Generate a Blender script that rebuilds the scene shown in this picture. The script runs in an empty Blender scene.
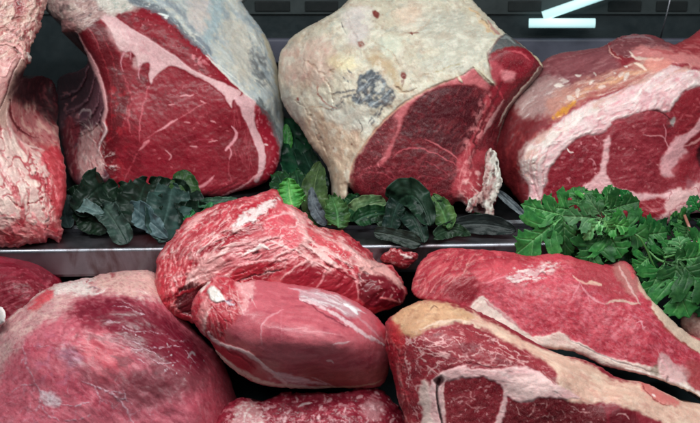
import bpy, math, random
import numpy as np
from mathutils import Vector, Matrix

LEAN_DEEP = 0.30    # fresh lean meat reflects less than the fat round it
STEP = 0.8          # grid pitch of the sculpted surfaces, in units of about 1.1 mm
SC = bpy.context.scene
COL = SC.collection
# ------------------------------------------------------------------ camera
F = 1077.0
TH = math.radians(20.0)
CAM = np.array([0.0, -1.114, 0.446])
FW = np.array([0.0, math.cos(TH), -math.sin(TH)])
UP = np.array([0.0, math.sin(TH), math.cos(TH)])
RT = np.array([1.0, 0.0, 0.0])

def at(px, py, depth):
    """world point of a sight line at a given distance"""
    px = np.asarray(px, float); py = np.asarray(py, float); depth = np.asarray(depth, float)
    r = (RT * ((px - 350.0) / F)[..., None] - UP * ((py - 211.5) / F)[..., None] + FW)
    return CAM + r * depth[..., None]

def at_plane(px, py, axis, val):
    r = RT * ((px - 350.0) / F) - UP * ((py - 211.5) / F) + FW
    t = (val - CAM[axis]) / r[axis]
    return CAM + r * t

def lin(c):
    c = np.asarray(c, float) / 255.0
    return np.where(c <= 0.04045, c / 12.92, ((c + 0.055) / 1.055) ** 2.4)

# ------------------------------------------------------------------ noise
def _hash(ix, iy, iz, seed):
    h = (ix.astype(np.int64) * 374761393 + iy.astype(np.int64) * 668265263 + iz.astype(np.int64) * 2147483647 + seed * 974711) & 0xFFFFFFFF
    h = ((h ^ (h >> 13)) * 1274126177) & 0xFFFFFFFF
    h = (h ^ (h >> 16)) & 0xFFFFFFFF
    h = (h * 2246822519) & 0xFFFFFFFF
    return (h ^ (h >> 15)) & 0xFFFFFFFF

def noise(x, y, z=0.0, seed=0):
    x = np.asarray(x, float); y = np.asarray(y, float); z = np.broadcast_to(np.asarray(z, float), x.shape)
    ix = np.floor(x); iy = np.floor(y); iz = np.floor(z)
    fx = x - ix; fy = y - iy; fz = z - iz
    u = fx * fx * fx * (fx * (fx * 6 - 15) + 10); v = fy * fy * fy * (fy * (fy * 6 - 15) + 10); w = fz * fz * fz * (fz * (fz * 6 - 15) + 10)
    out = 0
    for dx in (0, 1):
        for dy in (0, 1):
            for dz in (0, 1):
                h = _hash(ix + dx, iy + dy, iz + dz, seed)
                gx = (h & 255) / 127.5 - 1; gy = ((h >> 8) & 255) / 127.5 - 1; gz = ((h >> 16) & 255) / 127.5 - 1
                n = gx * (fx - dx) + gy * (fy - dy) + gz * (fz - dz)
                out = out + n * (u if dx else 1 - u) * (v if dy else 1 - v) * (w if dz else 1 - w)
    return out * 1.25

def fbm(x, y, z=0.0, seed=0, oct=3):
    a, s, t = 1.0, 0.0, 0.0
    for k in range(oct):
        s = s + a * noise(x * 2 ** k, y * 2 ** k, np.asarray(z) * 2 ** k, seed + 17 * k); t += a; a *= 0.55
    return s / t

def sstep(a, b, x):
    t = np.clip((x - a) / (b - a + 1e-12), 0, 1)
    return t * t * (3 - 2 * t)

# ------------------------------------------------------------------ curves
def spline(pts, n=6, closed=True):
    P = np.asarray(pts, float); m = len(P); out = []
    if m < 3: 
        t = np.linspace(0, 1, n * 2)[:, None]; return P[0] * (1 - t) + P[-1] * t
    rng = range(m) if closed else range(m - 1)
    for i in rng:
        if closed: p0, p1, p2, p3 = P[i - 1], P[i], P[(i + 1) % m], P[(i + 2) % m]
        else: p0, p1, p2, p3 = P[max(i - 1, 0)], P[i], P[i + 1], P[min(i + 2, m - 1)]
        for k in range(n):
            t = k / n
            out.append(0.5 * ((2 * p1) + (-p0 + p2) * t + (2 * p0 - 5 * p1 + 4 * p2 - p3) * t * t + (-p0 + 3 * p1 - 3 * p2 + p3) * t ** 3))
    if not closed: out.append(P[-1])
    return np.array(out)

def segdist(x, y, A, B):
    """nearest distance, nearest point and parameter along for points to segments"""
    N = len(x); D = np.empty(N); NX = np.empty(N); NY = np.empty(N); T = np.empty(N)
    d = B - A; L2 = (d ** 2).sum(1) + 1e-12; m = len(A)
    ch = max(1, int(4e6 // m))
    for s in range(0, N, ch):
        xx = x[s:s + ch, None]; yy = y[s:s + ch, None]
        t = np.clip(((xx - A[:, 0]) * d[:, 0] + (yy - A[:, 1]) * d[:, 1]) / L2, 0, 1)
        qx = A[:, 0] + t * d[:, 0]; qy = A[:, 1] + t * d[:, 1]
        dd = (xx - qx) ** 2 + (yy - qy) ** 2
        j = dd.argmin(1); r = np.arange(len(j))
        D[s:s + ch] = np.sqrt(dd[r, j]); NX[s:s + ch] = qx[r, j]; NY[s:s + ch] = qy[r, j]; T[s:s + ch] = (j + t[r, j]) / m
    return D, NX, NY, T

def inside(x, y, P):
    res = np.zeros(len(x), bool)
    A = P; B = np.roll(P, -1, 0)
    for (x0, y0), (x1, y1) in zip(A, B):
        if y0 == y1: continue
        c = ((y0 > y) != (y1 > y))
        if not c.any(): continue
        xi = (x1 - x0) * (y - y0) / (y1 - y0) + x0
        res ^= c & (x < xi)
    return res

def sdf(x, y, P):
    D, NX, NY, T = segdist(x, y, P, np.roll(P, -1, 0))
    s = np.where(inside(x, y, P), 1.0, -1.0)
    return D * s, NX, NY

def tps(ctrl, x, y, reg=1e-3):
    C = np.asarray(ctrl, float); n = len(C)
    sc = 100.0
    p = C[:, :2] / sc
    def U(r2): return 0.5 * r2 * np.log(r2 + 1e-12)
    r2 = ((p[:, None] - p[None]) ** 2).sum(2)
    K = U(r2) + np.eye(n) * reg
    Pm = np.c_[np.ones(n), p]
    M = np.zeros((n + 3, n + 3)); M[:n, :n] = K; M[:n, n:] = Pm; M[n:, :n] = Pm.T
    w = np.linalg.solve(M, np.r_[C[:, 2], 0, 0, 0])
    out = np.empty(len(x))
    for s in range(0, len(x), 20000):
        q = np.c_[x[s:s + 20000], y[s:s + 20000]] / sc
        out[s:s + 20000] = U(((q[:, None] - p[None]) ** 2).sum(2)) @ w[:n] + w[n] + q @ w[n + 1:]
    return out

# ------------------------------------------------------------------ sculpted piece
class Piece:
    _seed = 0
    def __init__(self, outline, D0, ctrl, rim=20, thick=150, rag=0.5, step=None, base=(150, 40, 60), n=5, rimk=1.0, deep=None, backx=None):
        self.deep = LEAN_DEEP if deep is None else deep; self.backx = backx
        Piece._seed += 1; self.seed = Piece._seed * 101
        self.step = step or STEP; s = self.step; self.D0 = D0; self.thick = thick
        P = spline(outline, n)
        if rag:
            k = np.arange(len(P))
            P = P + rag * np.c_[noise(P[:, 0] / 4, P[:, 1] / 4, 0, self.seed), noise(P[:, 0] / 4, P[:, 1] / 4, 9, self.seed + 3)] * 2
        self.P = P
        x0, y0 = P.min(0) - 2 * s; x1, y1 = P.max(0) + 2 * s
        gx = np.arange(x0, x1, s); gy = np.arange(y0, y1, s)
        X, Y = np.meshgrid(gx, gy); sh = X.shape
        d, nx, ny = sdf(X.ravel(), Y.ravel(), P)
        keep = d > -0.72 * s
        snap = keep & (d < 0.25 * s)
        xx = X.ravel().copy(); yy = Y.ravel().copy()
        xx[snap] = nx[snap]; yy[snap] = ny[snap]; d = d.copy(); d[snap] = 0
        idx = np.arange(sh[0] * sh[1]).reshape(sh)
        a, b, c, e = idx[:-1, :-1].ravel(), idx[:-1, 1:].ravel(), idx[1:, 1:].ravel(), idx[1:, :-1].ravel()
        ok = keep[a] & keep[b] & keep[c] & keep[e]
        Q = np.c_[a, e, c, b][ok]
        used = np.unique(Q); remap = -np.ones(len(xx), int); remap[used] = np.arange(len(used))
        self.Q = remap[Q]
        self.x = xx[used]; self.y = yy[used]; self.d = np.maximum(d[used], 0)
        self.h = tps(ctrl, self.x, self.y) if len(ctrl) >= 3 else np.full(len(self.x), ctrl[0][2] if ctrl else 0.0)
        q = np.clip(self.d / rim, 0, 1) if rim > 0 else np.ones(len(self.x))
        self.edge = 1 - q
        self.h = self.h - rimk * rim * (1 - np.sqrt(np.clip(1 - (1 - q) ** 2, 0, 1)))
        self.col = np.tile(lin(base), (len(self.x), 1))
        self.wet = np.full(len(self.x), 0.5)
        self.marb = np.zeros(len(self.x))
        self.h0 = self.h.copy()
        z = self.h0
        self.wx = 1.3 * fbm(self.x / 9, self.y / 9, z / 9, self.seed + 1, 2) * 2 + 0.7 * noise(self.x / 2.6, self.y / 2.6, z / 3, self.seed + 2)
        self.wy = 1.3 * fbm(self.x / 9, self.y / 9, z / 9, self.seed + 5, 2) * 2 + 0.7 * noise(self.x / 2.6, self.y / 2.6, z / 3, self.seed + 6)
        self.parts = []
    def nz(self, sc, seed=0, oct=3, ang=0.0, st=1.0, sel=None):
        x, y, z = (self.x, self.y, self.h0) if sel is None else (self.x[sel], self.y[sel], self.h0[sel])
        if st != 1.0:
            a1 = 9 * noise(x / 34, y / 34, 0, self.seed + 71); a2 = 9 * noise(x / 34, y / 34, 5, self.seed + 72); x = x + a1; y = y + a2
            ca, sa = math.cos(math.radians(ang)), math.sin(math.radians(ang))
            u = (x * ca + y * sa) / st; v = -x * sa + y * ca; x, y = u, v
        return fbm(x / sc, y / sc, z / sc, self.seed + seed, oct)
    def mask(self, pts, soft=1.0, warp=1.0, smooth=True):
        P = spline(pts, 4) if smooth else np.asarray(pts, float)
        lo = P.min(0) - 6 - soft; hi = P.max(0) + 6 + soft
        sel = np.nonzero((self.x > lo[0]) & (self.x < hi[0]) & (self.y > lo[1]) & (self.y < hi[1]))[0]
        m = np.zeros(len(self.x))
        if len(sel):
            d, _, _ = sdf(self.x[sel] + warp * self.wx[sel], self.y[sel] + warp * self.wy[sel], P)
            m[sel] = sstep(-soft, soft, d)
        return m
    def put(self, m, color, op=1.0, wet=None, dh=0.0):
        w = (m * op)[:, None]
        self.col = self.col * (1 - w) + lin(color) * w
        if wet is not None: self.wet = self.wet * (1 - m) + wet * m
        if dh: self.h = self.h + dh * m
    def poly(self, pts, color, op=1.0, soft=1.0, warp=1.0, dh=0.0, brk=None, wet=None, marb=None):
        m = self.mask(pts, soft, warp)
        if brk: m = m * sstep(-brk[1], brk[1] , self.nz(brk[0], 77) + (brk[2] if len(brk) > 2 else 0))
        self.put(m, color, op, wet, dh)
        if marb is not None: self.marb = self.marb * (1 - m) + marb * m
        return m
    def line(self, pts, w, color, op=1.0, warp=0.6, dh=0.0, brk=0.0, soft=0.5, wet=None):
        P = spline(pts, 5, closed=False)
        W = np.atleast_1d(np.asarray(w, float)); mw = W.max()
        lo = P.min(0) - mw - 5; hi = P.max(0) + mw + 5
        sel = np.nonzero((self.x > lo[0]) & (self.x < hi[0]) & (self.y > lo[1]) & (self.y < hi[1]))[0]
        if not len(sel): return
        D, _, _, T = segdist(self.x[sel] + warp * self.wx[sel], self.y[sel] + warp * self.wy[sel], P[:-1], P[1:])
        ww = np.interp(T, np.linspace(0, 1, len(W)), W) * 0.5 if len(W) > 1 else W[0] * 0.5 * (0.15 + 0.85 * np.sin(np.clip(T, 0.02, 0.98) * math.pi) ** 0.6)
        m = 1 - sstep(np.maximum(ww * (1 - soft) - 0.1, 0), ww * (1 + soft * 0.6) + 0.12, D)
        m = m * np.clip(ww / 0.42, 0, 1)
        if brk: m = m * sstep(-0.25, 0.25, self.nz(4.0, 91, 2, sel=sel) + 0.35 - brk)
        k = (m * op)[:, None]
        self.col[sel] = self.col[sel] * (1 - k) + lin(color) * k
        if dh: self.h[sel] += dh * m
        if wet is not None: self.wet[sel] = self.wet[sel] * (1 - m) + wet * m
    def veins(self, pts, sc, width, color, op=0.8, ang=0, st=1.0, seed=0, patch=None, dh=0.0, soft=3.0, warp=1.0):
        """net of thin ridge lines of noise inside a region"""
        m = self.mask(pts, soft, warp) if pts is not None else np.ones(len(self.x))
        sel = np.nonzero(m > 0.01)[0]
        if not len(sel): return
        n = np.abs(self.nz(sc, 31 + seed, 3, ang, st, sel))
        v = 1 - sstep(width * 0.35, width, n)
        if patch: v = v * sstep(-0.12, 0.18, self.nz(patch, 57 + seed, 2, sel=sel))
        k = m[sel] * v
        self.col[sel] = self.col[sel] * (1 - (k * op)[:, None]) + lin(color) * (k * op)[:, None]
        if dh: self.h[sel] += dh * k
    def mottle(self, pts, sc, color, op=0.5, ang=0, st=1.0, seed=0, lo=0.0, hi=0.25, soft=4.0, dh=0.0):
        m = self.mask(pts, soft) if pts is not None else np.ones(len(self.x))
        sel = np.nonzero(m > 0.01)[0]
        if not len(sel): return
        k = m[sel] * sstep(lo, hi, self.nz(sc, 131 + seed, 4, ang, st, sel))
        self.col[sel] = self.col[sel] * (1 - (k * op)[:, None]) + lin(color) * (k * op)[:, None]
        if dh: self.h[sel] += dh * k
    def strands(self, pts, n, ang, ln, w, color, op=0.7, spread=15, seed=1, dh=0.3, curve=0.07, brk=0.1):
        self.mottle(pts, 2.6 + w, color, op * 0.55, ang, 4.5, seed * 7, 0.05, 0.26, 3.0, dh * 0.8)
        n = int(n * 0.45); spread *= 0.55; ln *= 1.2; op *= 0.6
        R = random.Random(seed + self.seed); P = np.asarray(pts, float); S = spline(P, 4)
        lo, hi = S.min(0), S.max(0); k = 0; tries = 0
        while k < n and tries < n * 30:
            tries += 1
            cx = R.uniform(lo[0], hi[0]); cy = R.uniform(lo[1], hi[1])
            if not inside(np.array([cx]), np.array([cy]), S)[0]: continue
            a = math.radians(ang + R.gauss(0, spread)); L = ln * R.uniform(0.5, 1.5); c = R.gauss(0, curve) * L
            dx, dy = math.cos(a), math.sin(a)
            q = [(cx + dx * t * L - dy * c * (1 - 4 * t * t) + R.gauss(0, 0.12), cy + dy * t * L + dx * c * (1 - 4 * t * t) + R.gauss(0, 0.12)) for t in (-.5, -.2, .15, .5)]
            self.line(q, w * R.uniform(0.4, 1.2), color, op * R.uniform(0.6, 1.1), 0.35, dh * 0.7, brk)
            k += 1
    def specks(self, pts, n, r, color, op=0.8, seed=1, dh=0.0):
        R = random.Random(seed + self.seed); S = spline(pts, 4); lo, hi = S.min(0), S.max(0); k = 0; tries = 0
        while k < n and tries < n * 30:
            tries += 1
            cx = R.uniform(lo[0], hi[0]); cy = R.uniform(lo[1], hi[1])
            if not inside(np.array([cx]), np.array([cy]), S)[0]: continue
            rr = r * R.uniform(0.5, 1.6); a = R.uniform(0, 3.14)
            self.line([(cx - rr * math.cos(a), cy - rr * math.sin(a)), (cx, cy + R.gauss(0, .3)), (cx + rr * math.cos(a), cy + rr * math.sin(a))], rr * 1.1, color, op * R.uniform(0.5, 1), 0.8, dh)
            k += 1
    def rough(self, sc, amp, pts=None, ang=0, st=1.0, seed=0, ridged=False, soft=5.0):
        m = self.mask(pts, soft) if pts is not None else np.ones(len(self.x))
        n = self.nz(sc, 211 + seed, 3, ang, st)
        if ridged: n = 0.5 - np.abs(n) * 2
        self.h = self.h + amp * n * m
    def vary(self, sc=14, amt=0.18, seed=0, ang=0, st=1.0):
        """natural tone variation of the flesh itself"""
        n = self.nz(sc, 301 + seed, 4, ang, st) * 2
        self.col = self.col * np.exp(np.clip(n, -1.5, 1.5) * amt)[:, None]
    def part(self, name, pts, mat=None, warp=1.0):
        self.parts.append((name, pts, mat, warp))
    def finish(self, name, label, cat, main, mat, group=None, sheet=0.0, parent=None, no_root=False, extra=None):
        red = np.clip(((self.col[:, 0] - self.col[:, 1]) / (self.col[:, 0] + 1e-4) - 0.55) / 0.4, 0, 1)[:, None]
        if not sheet: self.col = self.col * (1 - self.deep * red) * (1 + red * np.array([.10, -.18, -.20]))
        xyz = at(self.x, self.y, self.D0 - self.h * self.D0 / F)
        Q = self.Q; n0 = len(xyz)
        faces4 = [Q]; tri = np.zeros((0, 3), int)
        col, wet, marb = self.col, self.wet, self.marb
        src = np.arange(n0)
        if not sheet:
            E = np.concatenate([Q[:, [0, 1]], Q[:, [1, 2]], Q[:, [2, 3]], Q[:, [3, 0]]])
            key = np.sort(E, 1); kk = key[:, 0].astype(np.int64) * n0 + key[:, 1]
            _, inv, cnt = np.unique(kk, return_inverse=True, return_counts=True)
            BE = E[cnt[inv] == 1]
            bv = np.unique(BE); m = {v: i for i, v in enumerate(bv)}
            bi = np.vectorize(m.get)(BE)
            cx, cy = self.P.mean(0)
            hb = self.h[bv]; hm = np.median(hb)
            rings = []; prev = bv
            for tt, sc_ in ((0.10, 1.0), (0.3, 0.97), (0.6, 0.86), (0.85, 0.66), (0.97, 0.40), (1.0, 0.14)):
                px = cx + (self.x[bv] - cx) * sc_; py = cy + (self.y[bv] - cy) * sc_
                if self.backx is not None: px = self.backx + (self.x[bv] - self.backx) * sc_; py = self.y[bv]
                hh = hb * (1 - tt) + hm * tt - self.thick * tt
                ring = at(px, py, self.D0 - hh * self.D0 / F)
                base_i = len(xyz); xyz = np.concatenate([xyz, ring]); src = np.concatenate([src, bv])
                cur = np.arange(base_i, base_i + len(bv))
                pr = prev
                faces4.append(np.c_[pr[bi[:, 1]], pr[bi[:, 0]], cur[bi[:, 0]], cur[bi[:, 1]]])
                prev = cur
            ctr = len(xyz); xyz = np.concatenate([xyz, at(np.array([cx]), np.array([cy]), np.array([self.D0 - (hm - self.thick * 1.01) * self.D0 / F]))])
            src = np.r_[src, bv[0]]
            tri = np.c_[prev[bi[:, 1]], prev[bi[:, 0]], np.full(len(bi), ctr)]
        quads = np.concatenate(faces4)
        # which part each vertex belongs to
        pid = np.zeros(n0, int)
        for k, (pn, pp, pm, wp) in enumerate(self.parts): pid[self.mask(pp, 0.5, wp) > 0.5] = k + 1
        pid = pid[src]; col = col[src]; wet = wet[src]; marb = marb[src]
        # vertex normals of the whole skin, kept when it is split in parts
        N = np.zeros_like(xyz)
        fn = np.cross(xyz[quads[:, 2]] - xyz[quads[:, 0]], xyz[quads[:, 3]] - xyz[quads[:, 1]])
        for k in range(4): np.add.at(N, quads[:, k], fn)
        if len(tri):
            ft = np.cross(xyz[tri[:, 1]] - xyz[tri[:, 0]], xyz[tri[:, 2]] - xyz[tri[:, 0]])
            for k in range(3): np.add.at(N, tri[:, k], ft)
        N /= np.linalg.norm(N, axis=1)[:, None] + 1e-20
        vis = xyz[:n0]
        loc = np.array([vis[:, 0].mean(), vis[:, 1].mean(), vis[:, 2].min()])
        fp = pid[quads[:, 0]]; tp = pid[tri[:, 0]] if len(tri) else np.zeros(0, int)
        names = [(main, mat)] + [(p[0], p[2] or mat) for p in self.parts]
        single = len(self.parts) == 0 and not extra
        root = None
        if parent is not None: root = parent; loc = np.array(parent['_o']) if '_o' in parent else np.array(parent.location)
        elif not single:
            root = bpy.data.objects.new(name, None); root.empty_display_size = 0.03; COL.objects.link(root); root.location = loc
        objs = []
        for k, (pn, pm) in enumerate(names):
            q = quads[fp == k]; t = tri[tp == k] if len(tri) else tri
            if len(q) + len(t) == 0: continue
            u = np.unique(np.r_[q.ravel(), t.ravel()]); rm = -np.ones(len(xyz), int); rm[u] = np.arange(len(u))
            me = bpy.data.meshes.new(name if single and parent is None else pn)
            nv = len(u); me.vertices.add(nv); me.vertices.foreach_set('co', (xyz[u] - loc).astype(np.float32).ravel())
            li = np.r_[rm[q].ravel(), rm[t].ravel()].astype(np.int32)
            me.loops.add(len(li)); me.loops.foreach_set('vertex_index', li)
            st = np.r_[np.arange(len(q)) * 4, len(q) * 4 + np.arange(len(t)) * 3].astype(np.int32)
            me.polygons.add(len(st)); me.polygons.foreach_set('loop_start', st)
            me.polygons.foreach_set('use_smooth', np.ones(len(st), bool))
            me.update(calc_edges=True)
            ca = me.attributes.new('pigment', 'FLOAT_COLOR', 'POINT')
            ca.data.foreach_set('color', np.c_[col[u], np.ones(nv)].astype(np.float32).ravel())
            wa = me.attributes.new('wet', 'FLOAT', 'POINT'); wa.data.foreach_set('value', wet[u].astype(np.float32))
            ma = me.attributes.new('marbling', 'FLOAT', 'POINT'); ma.data.foreach_set('value', marb[u].astype(np.float32))
            if not single and not sheet: me.normals_split_custom_set_from_vertices(N[u].tolist())
            me.materials.append(pm)
            o = bpy.data.objects.new(me.name, me); COL.objects.link(o)
            if root is not None: o.parent = root
            else: o.location = loc
            if sheet:
                md = o.modifiers.new('thickness', 'SOLIDIFY'); md.thickness = sheet; md.offset = 0
            objs.append(o)
        top = root if (root is not None and parent is None) else objs[0]
        if parent is None: tag(top, label, cat, group)
        self.root = top; self.objs = objs
        return top

def tag(o, label=None, cat=None, group=None, kind=None):
    if label: o['label'] = label
    if cat: o['category'] = cat
    if group: o['group'] = group
    if kind: o['kind'] = kind
    return o

# ------------------------------------------------------------------ materials
def newmat(name):
    m = bpy.data.materials.new(name); m.use_nodes = True
    nt = m.node_tree; b = nt.nodes['Principled BSDF']
    return m, nt, b

def nd(nt, t, **kw):
    n = nt.nodes.new(t)
    for k, v in kw.items():
        if k in n.inputs.keys(): n.inputs[k].default_value = v
        else: setattr(n, k, v)
    return n

def flesh(name, rough=0.38, bump=0.35, sss=0.12, bscale=260, coat=0.15, fine=900, spec=0.22, grain=0.12, vein=(0.62, 0.30, 0.30)):
    m, nt, b = newmat(name); L = nt.links
    tc = nd(nt, 'ShaderNodeTexCoord')
    at_ = nd(nt, 'ShaderNodeAttribute', attribute_name='pigment')
    wa = nd(nt, 'ShaderNodeAttribute', attribute_name='wet')
    ma = nd(nt, 'ShaderNodeAttribute', attribute_name='marbling')
    n1 = nd(nt, 'ShaderNodeTexNoise', Scale=bscale, Detail=6.0, Roughness=0.62, Distortion=0.4); L.new(tc.outputs['Object'], n1.inputs['Vector'])
    n2 = nd(nt, 'ShaderNodeTexNoise', Scale=fine, Detail=3.0, Roughness=0.6); L.new(tc.outputs['Object'], n2.inputs['Vector'])
    n3 = nd(nt, 'ShaderNodeTexNoise', Scale=bscale * 1.3, Detail=4.0, Roughness=0.55, Distortion=1.6); L.new(tc.outputs['Object'], n3.inputs['Vector'])
    # fine fat threads where the surface is marbled
    sub = nd(nt, 'ShaderNodeMath', operation='SUBTRACT'); sub.inputs[1].default_value = 0.5; L.new(n3.outputs['Fac'], sub.inputs[0])
    ab = nd(nt, 'ShaderNodeMath', operation='ABSOLUTE'); L.new(sub.outputs[0], ab.inputs[0])
    mr = nd(nt, 'ShaderNodeMapRange'); mr.inputs['From Min'].default_value = 0.0; mr.inputs['From Max'].default_value = 0.022; mr.inputs['To Min'].default_value = 1.0; mr.inputs['To Max'].default_value = 0.0
    L.new(ab.outputs[0], mr.inputs['Value'])
    mu = nd(nt, 'ShaderNodeMath', operation='MULTIPLY'); L.new(mr.outputs[0], mu.inputs[0]); L.new(ma.outputs['Fac'], mu.inputs[1])
    mix = nd(nt, 'ShaderNodeMix', data_type='RGBA'); L.new(mu.outputs[0], mix.inputs['Factor']); L.new(at_.outputs['Color'], mix.inputs[6]); mix.inputs[7].default_value = (*vein, 1)
    # tone grain
    gr = nd(nt, 'ShaderNodeMapRange'); gr.inputs['From Min'].default_value = 0.25; gr.inputs['From Max'].default_value = 0.75; gr.inputs['To Min'].default_value = 0.84; gr.inputs['To Max'].default_value = 1.16
    L.new(n1.outputs['Fac'], gr.inputs['Value'])
    g2 = nd(nt, 'ShaderNodeMapRange'); g2.inputs['From Min'].default_value = 0.25; g2.inputs['From Max'].default_value = 0.75; g2.inputs['To Min'].default_value = 1 - grain; g2.inputs['To Max'].default_value = 1 + grain
    L.new(n2.outputs['Fac'], g2.inputs['Value'])
    mm = nd(nt, 'ShaderNodeMath', operation='MULTIPLY'); L.new(gr.outputs[0], mm.inputs[0]); L.new(g2.outputs[0], mm.inputs[1])
    vm = nd(nt, 'ShaderNodeVectorMath', operation='SCALE'); L.new(mix.outputs[2], vm.inputs[0]); L.new(mm.outputs[0], vm.inputs['Scale'])
    L.new(vm.outputs[0], b.inputs['Base Color'])
    # wetness
    r1 = nd(nt, 'ShaderNodeMapRange'); r1.inputs['To Min'].default_value = rough + 0.22; r1.inputs['To Max'].default_value = rough - 0.2
    L.new(wa.outputs['Fac'], r1.inputs['Value'])
    ra = nd(nt, 'ShaderNodeMath', operation='MULTIPLY_ADD'); ra.inputs[1].default_value = 0.25; L.new(n1.outputs['Fac'], ra.inputs[0]); 
    rs = nd(nt, 'ShaderNodeMath', operation='SUBTRACT'); rs.inputs[1].default_value = 0.12; L.new(r1.outputs[0], rs.inputs[0]); L.new(rs.outputs[0], ra.inputs[2])
    L.new(ra.outputs[0], b.inputs['Roughness'])
    bn = nd(nt, 'ShaderNodeBump', Strength=bump, Distance=0.0022); ad = nd(nt, 'ShaderNodeMath', operation='MULTIPLY_ADD'); ad.inputs[1].default_value = 0.35
    L.new(n2.outputs['Fac'], ad.inputs[0]); L.new(n1.outputs['Fac'], ad.inputs[2]); L.new(ad.outputs[0], bn.inputs['Height']); L.new(bn.outputs[0], b.inputs['Normal'])
    b.inputs['Subsurface Weight'].default_value = sss; b.inputs['Subsurface Radius'].default_value = (1.0, 0.35, 0.25); b.inputs['Subsurface Scale'].default_value = 0.0016
    b.inputs['Coat Weight'].default_value = coat; b.inputs['Coat Roughness'].default_value = 0.21
    b.inputs['Specular IOR Level'].default_value = spec
    return m

def leafmat(name, rough=0.42, trans=0.25):
    m, nt, b = newmat(name); L = nt.links
    tc = nd(nt, 'ShaderNodeTexCoord'); at_ = nd(nt, 'ShaderNodeAttribute', attribute_name='pigment')
    n1 = nd(nt, 'ShaderNodeTexNoise', Scale=240.0, Detail=5.0, Roughness=0.6); L.new(tc.outputs['Object'], n1.inputs['Vector'])
    gr = nd(nt, 'ShaderNodeMapRange'); gr.inputs['From Min'].default_value = 0.25; gr.inputs['From Max'].default_value = 0.75; gr.inputs['To Min'].default_value = 0.65; gr.inputs['To Max'].default_value = 1.35
    L.new(n1.outputs['Fac'], gr.inputs['Value'])
    vm = nd(nt, 'ShaderNodeVectorMath', operation='SCALE'); L.new(at_.outputs['Color'], vm.inputs[0]); L.new(gr.outputs[0], vm.inputs['Scale'])
    L.new(vm.outputs[0], b.inputs['Base Color']); b.inputs['Roughness'].default_value = rough
    bn = nd(nt, 'ShaderNodeBump', Strength=0.35, Distance=0.0015); L.new(n1.outputs['Fac'], bn.inputs['Height']); L.new(bn.outputs[0], b.inputs['Normal'])
    if trans:
        t = nd(nt, 'ShaderNodeBsdfTranslucent'); L.new(vm.outputs[0], t.inputs['Color'])
        mx = nd(nt, 'ShaderNodeMixShader'); mx.inputs[0].default_value = trans; b.inputs['Specular IOR Level'].default_value = 0.3
        out = nt.nodes['Material Output']; L.new(b.outputs[0], mx.inputs[1]); L.new(t.outputs[0], mx.inputs[2]); L.new(mx.outputs[0], out.inputs['Surface'])
    return m

def metal(name, color, rough, streak=None, metallic=1.0, stain_reflect=None):
    m, nt, b = newmat(name); L = nt.links
    tc = nd(nt, 'ShaderNodeTexCoord'); mp = nd(nt, 'ShaderNodeMapping'); mp.inputs['Scale'].default_value = streak or (1, 1, 1)
    L.new(tc.outputs['Object'], mp.inputs['Vector'])
    n1 = nd(nt, 'ShaderNodeTexNoise', Scale=60.0, Detail=5.0, Roughness=0.65); L.new(mp.outputs[0], n1.inputs['Vector'])
    n2 = nd(nt, 'ShaderNodeTexNoise', Scale=9.0, Detail=6.0, Roughness=0.7); L.new(tc.outputs['Object'], n2.inputs['Vector'])
    r = nd(nt, 'ShaderNodeMapRange'); r.inputs['From Min'].default_value = 0.3; r.inputs['From Max'].default_value = 0.7; r.inputs['To Min'].default_value = rough - 0.08; r.inputs['To Max'].default_value = rough + 0.14
    sm = nd(nt, 'ShaderNodeMath', operation='MULTIPLY_ADD'); sm.inputs[1].default_value = 0.5; L.new(n2.outputs['Fac'], sm.inputs[0]); L.new(n1.outputs['Fac'], r.inputs['Value']); L.new(r.outputs[0], sm.inputs[2])
    s2 = nd(nt, 'ShaderNodeMath', operation='SUBTRACT', use_clamp=True); s2.inputs[1].default_value = 0.24; L.new(sm.outputs[0], s2.inputs[0]); L.new(s2.outputs[0], b.inputs['Roughness'])
    c = nd(nt, 'ShaderNodeMapRange'); c.inputs['From Min'].default_value = 0.3; c.inputs['From Max'].default_value = 0.7; c.inputs['To Min'].default_value = 0.62; c.inputs['To Max'].default_value = 1.2
    L.new(n2.outputs['Fac'], c.inputs['Value'])
    vm = nd(nt, 'ShaderNodeVectorMath', operation='SCALE'); vm.inputs[0].default_value = color; L.new(c.outputs[0], vm.inputs['Scale']); L.new(vm.outputs[0], b.inputs['Base Color'])
    if stain_reflect:      # dried smears and drips; on the rail their red also imitates mirrored meat
        m3 = nd(nt, 'ShaderNodeMapping'); m3.inputs['Scale'].default_value = (1, .4, .35); L.new(tc.outputs['Object'], m3.inputs['Vector'])
        n3 = nd(nt, 'ShaderNodeTexNoise', Scale=34.0, Detail=6.0, Roughness=0.6, Distortion=0.8); L.new(m3.outputs[0], n3.inputs['Vector'])
        sr = nd(nt, 'ShaderNodeMapRange'); sr.inputs['From Min'].default_value = 0.53; sr.inputs['From Max'].default_value = 0.70; sr.inputs['To Max'].default_value = 0.7; L.new(n3.outputs['Fac'], sr.inputs['Value'])
        mx = nd(nt, 'ShaderNodeMix', data_type='RGBA'); L.new(sr.outputs[0], mx.inputs['Factor']); L.new(vm.outputs[0], mx.inputs[6]); mx.inputs[7].default_value = (*stain_reflect, 1); L.new(mx.outputs[2], b.inputs['Base Color'])
    b.inputs['Metallic'].default_value = metallic
    bn = nd(nt, 'ShaderNodeBump', Strength=0.08, Distance=0.0006); L.new(n1.outputs['Fac'], bn.inputs['Height']); L.new(bn.outputs[0], b.inputs['Normal'])
    return m
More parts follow.
